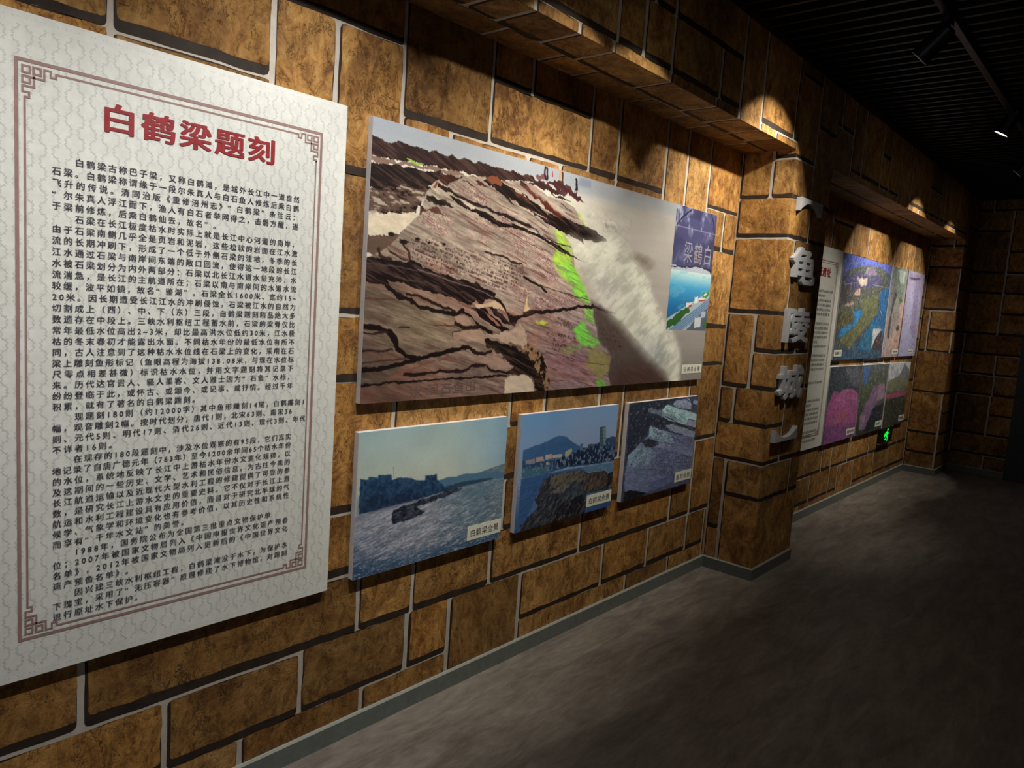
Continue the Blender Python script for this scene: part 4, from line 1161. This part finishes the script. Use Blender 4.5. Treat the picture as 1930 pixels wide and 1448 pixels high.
A([(-.002,.036),(-.012,.026),(.044,.002),(.060,.016),(.054,.022),(.040,.012)])     # arm ahead
A([(.004,.034),(-.046,.030),(-.058,.002),(-.046,-.002),(-.036,.018),(-.006,.020)])
A([(-.018,-.004),(.004,-.004),(-.024,-.036),(-.062,-.034),(-.062,-.046),(-.016,-.050)])
A([(-.002,-.004),(.016,-.006),(.040,-.030),(.030,-.062),(.014,-.060),(.022,-.034)])
A([(-.092,.000),(-.066,.026),(-.066,.010),(-.05,.010),(-.05,-.010),(-.066,-.010),(-.066,-.026)])
o = m.build('pictogram', GREEN, ex); o['label'] = 'glowing green running figure and arrow'

# ------------------------------------------------------------------ lighting track and its spotlights
TY = -1.07
t = MB(); t.box(XL+.1, XQ1-.1, TY-.017, TY+.017, ZC-.028, ZC-.001)
tag(t.build('lighting_track', BLACKM, bevel=.003), 'long black lighting track under the dark slatted ceiling', 'lighting track')
def spotlight(x, lens, tgt, flood, core, half, label, recess=.03, warm=LIGHT_COL):
    root = empty('track_spotlight', (x, TY, ZC-.028), label, 'spotlight', 'spotlights on the ceiling track')
    L = Vector(lens); d = (Vector(tgt)-L).normalized()
    back = L-d*.15
    m = MB(); m.tube(back, L-d*.002, .042, .046, 28, caps=False)
    m.tube(back-d*.012, back, .030, .042, 28); m.tube(L-d*.002, L, .046, .043, 28, caps=False)
    m.tube(L, L-d*.06, .043, .040, 28, caps=False)
    m.build('lamp_body', BLACKM, root, smooth=False)
    m = MB(); m.tube(L-d*recess, L-d*(recess+.004), .0395, .0395, 28); m.build('lens', LENS, root)
    m = MB(); m.box(x-.05, x+.05, TY-.016, TY+.016, ZC-.062, ZC-.0285)
    j = L-d*.085
    m.tube((x, TY, ZC-.062), (j.x, j.y, j.z), .009, n=12)
    m.build('track_adapter', BLACKM, root)
    for nm, e, h, bl, rad in (('flood', flood, half, .14, .015), ('core', core, half*1.0, 1.0, .02)):
        if e <= 0: continue
        ld = bpy.data.lights.new('spot_'+nm, 'SPOT'); ld.energy = e; ld.color = warm
        ld.spot_size = math.radians(2*h); ld.spot_blend = bl; ld.shadow_soft_size = rad
        lo = bpy.data.objects.new('spot_'+nm, ld); COL.objects.link(lo)
        lo.matrix_world = Matrix.Translation(L+d*.004) @ (d).to_track_quat('-Z', 'Y').to_matrix().to_4x4()
        lo.parent = root; lo.matrix_parent_inverse = Matrix.Translation(root.location).inverted()
names = ['added out of view to brighten the left of the near panel', 'lighting the near text panel', 'over the left end of the rock photograph', 'over the middle of the rock photograph', 'in front of the first pillar, seen dark against the ceiling', 'lighting the aerial photograph in the far bay', 'farthest along, near the second pillar']
for (x, tx, tz, fl, co, ha, lc), nm in zip(LAMPS, names):
    spotlight(x, (x, -.97, 2.761), (tx, 0, tz), fl, co, ha, 'black track spotlight '+nm, warm=lc)
spotlight(5.64, (5.64, -1.02, 2.81), (5.64, 0, .90), 0, 48, 33, 'black track spotlight tilted steeply down, its lens a thin bright dash', recess=.004)
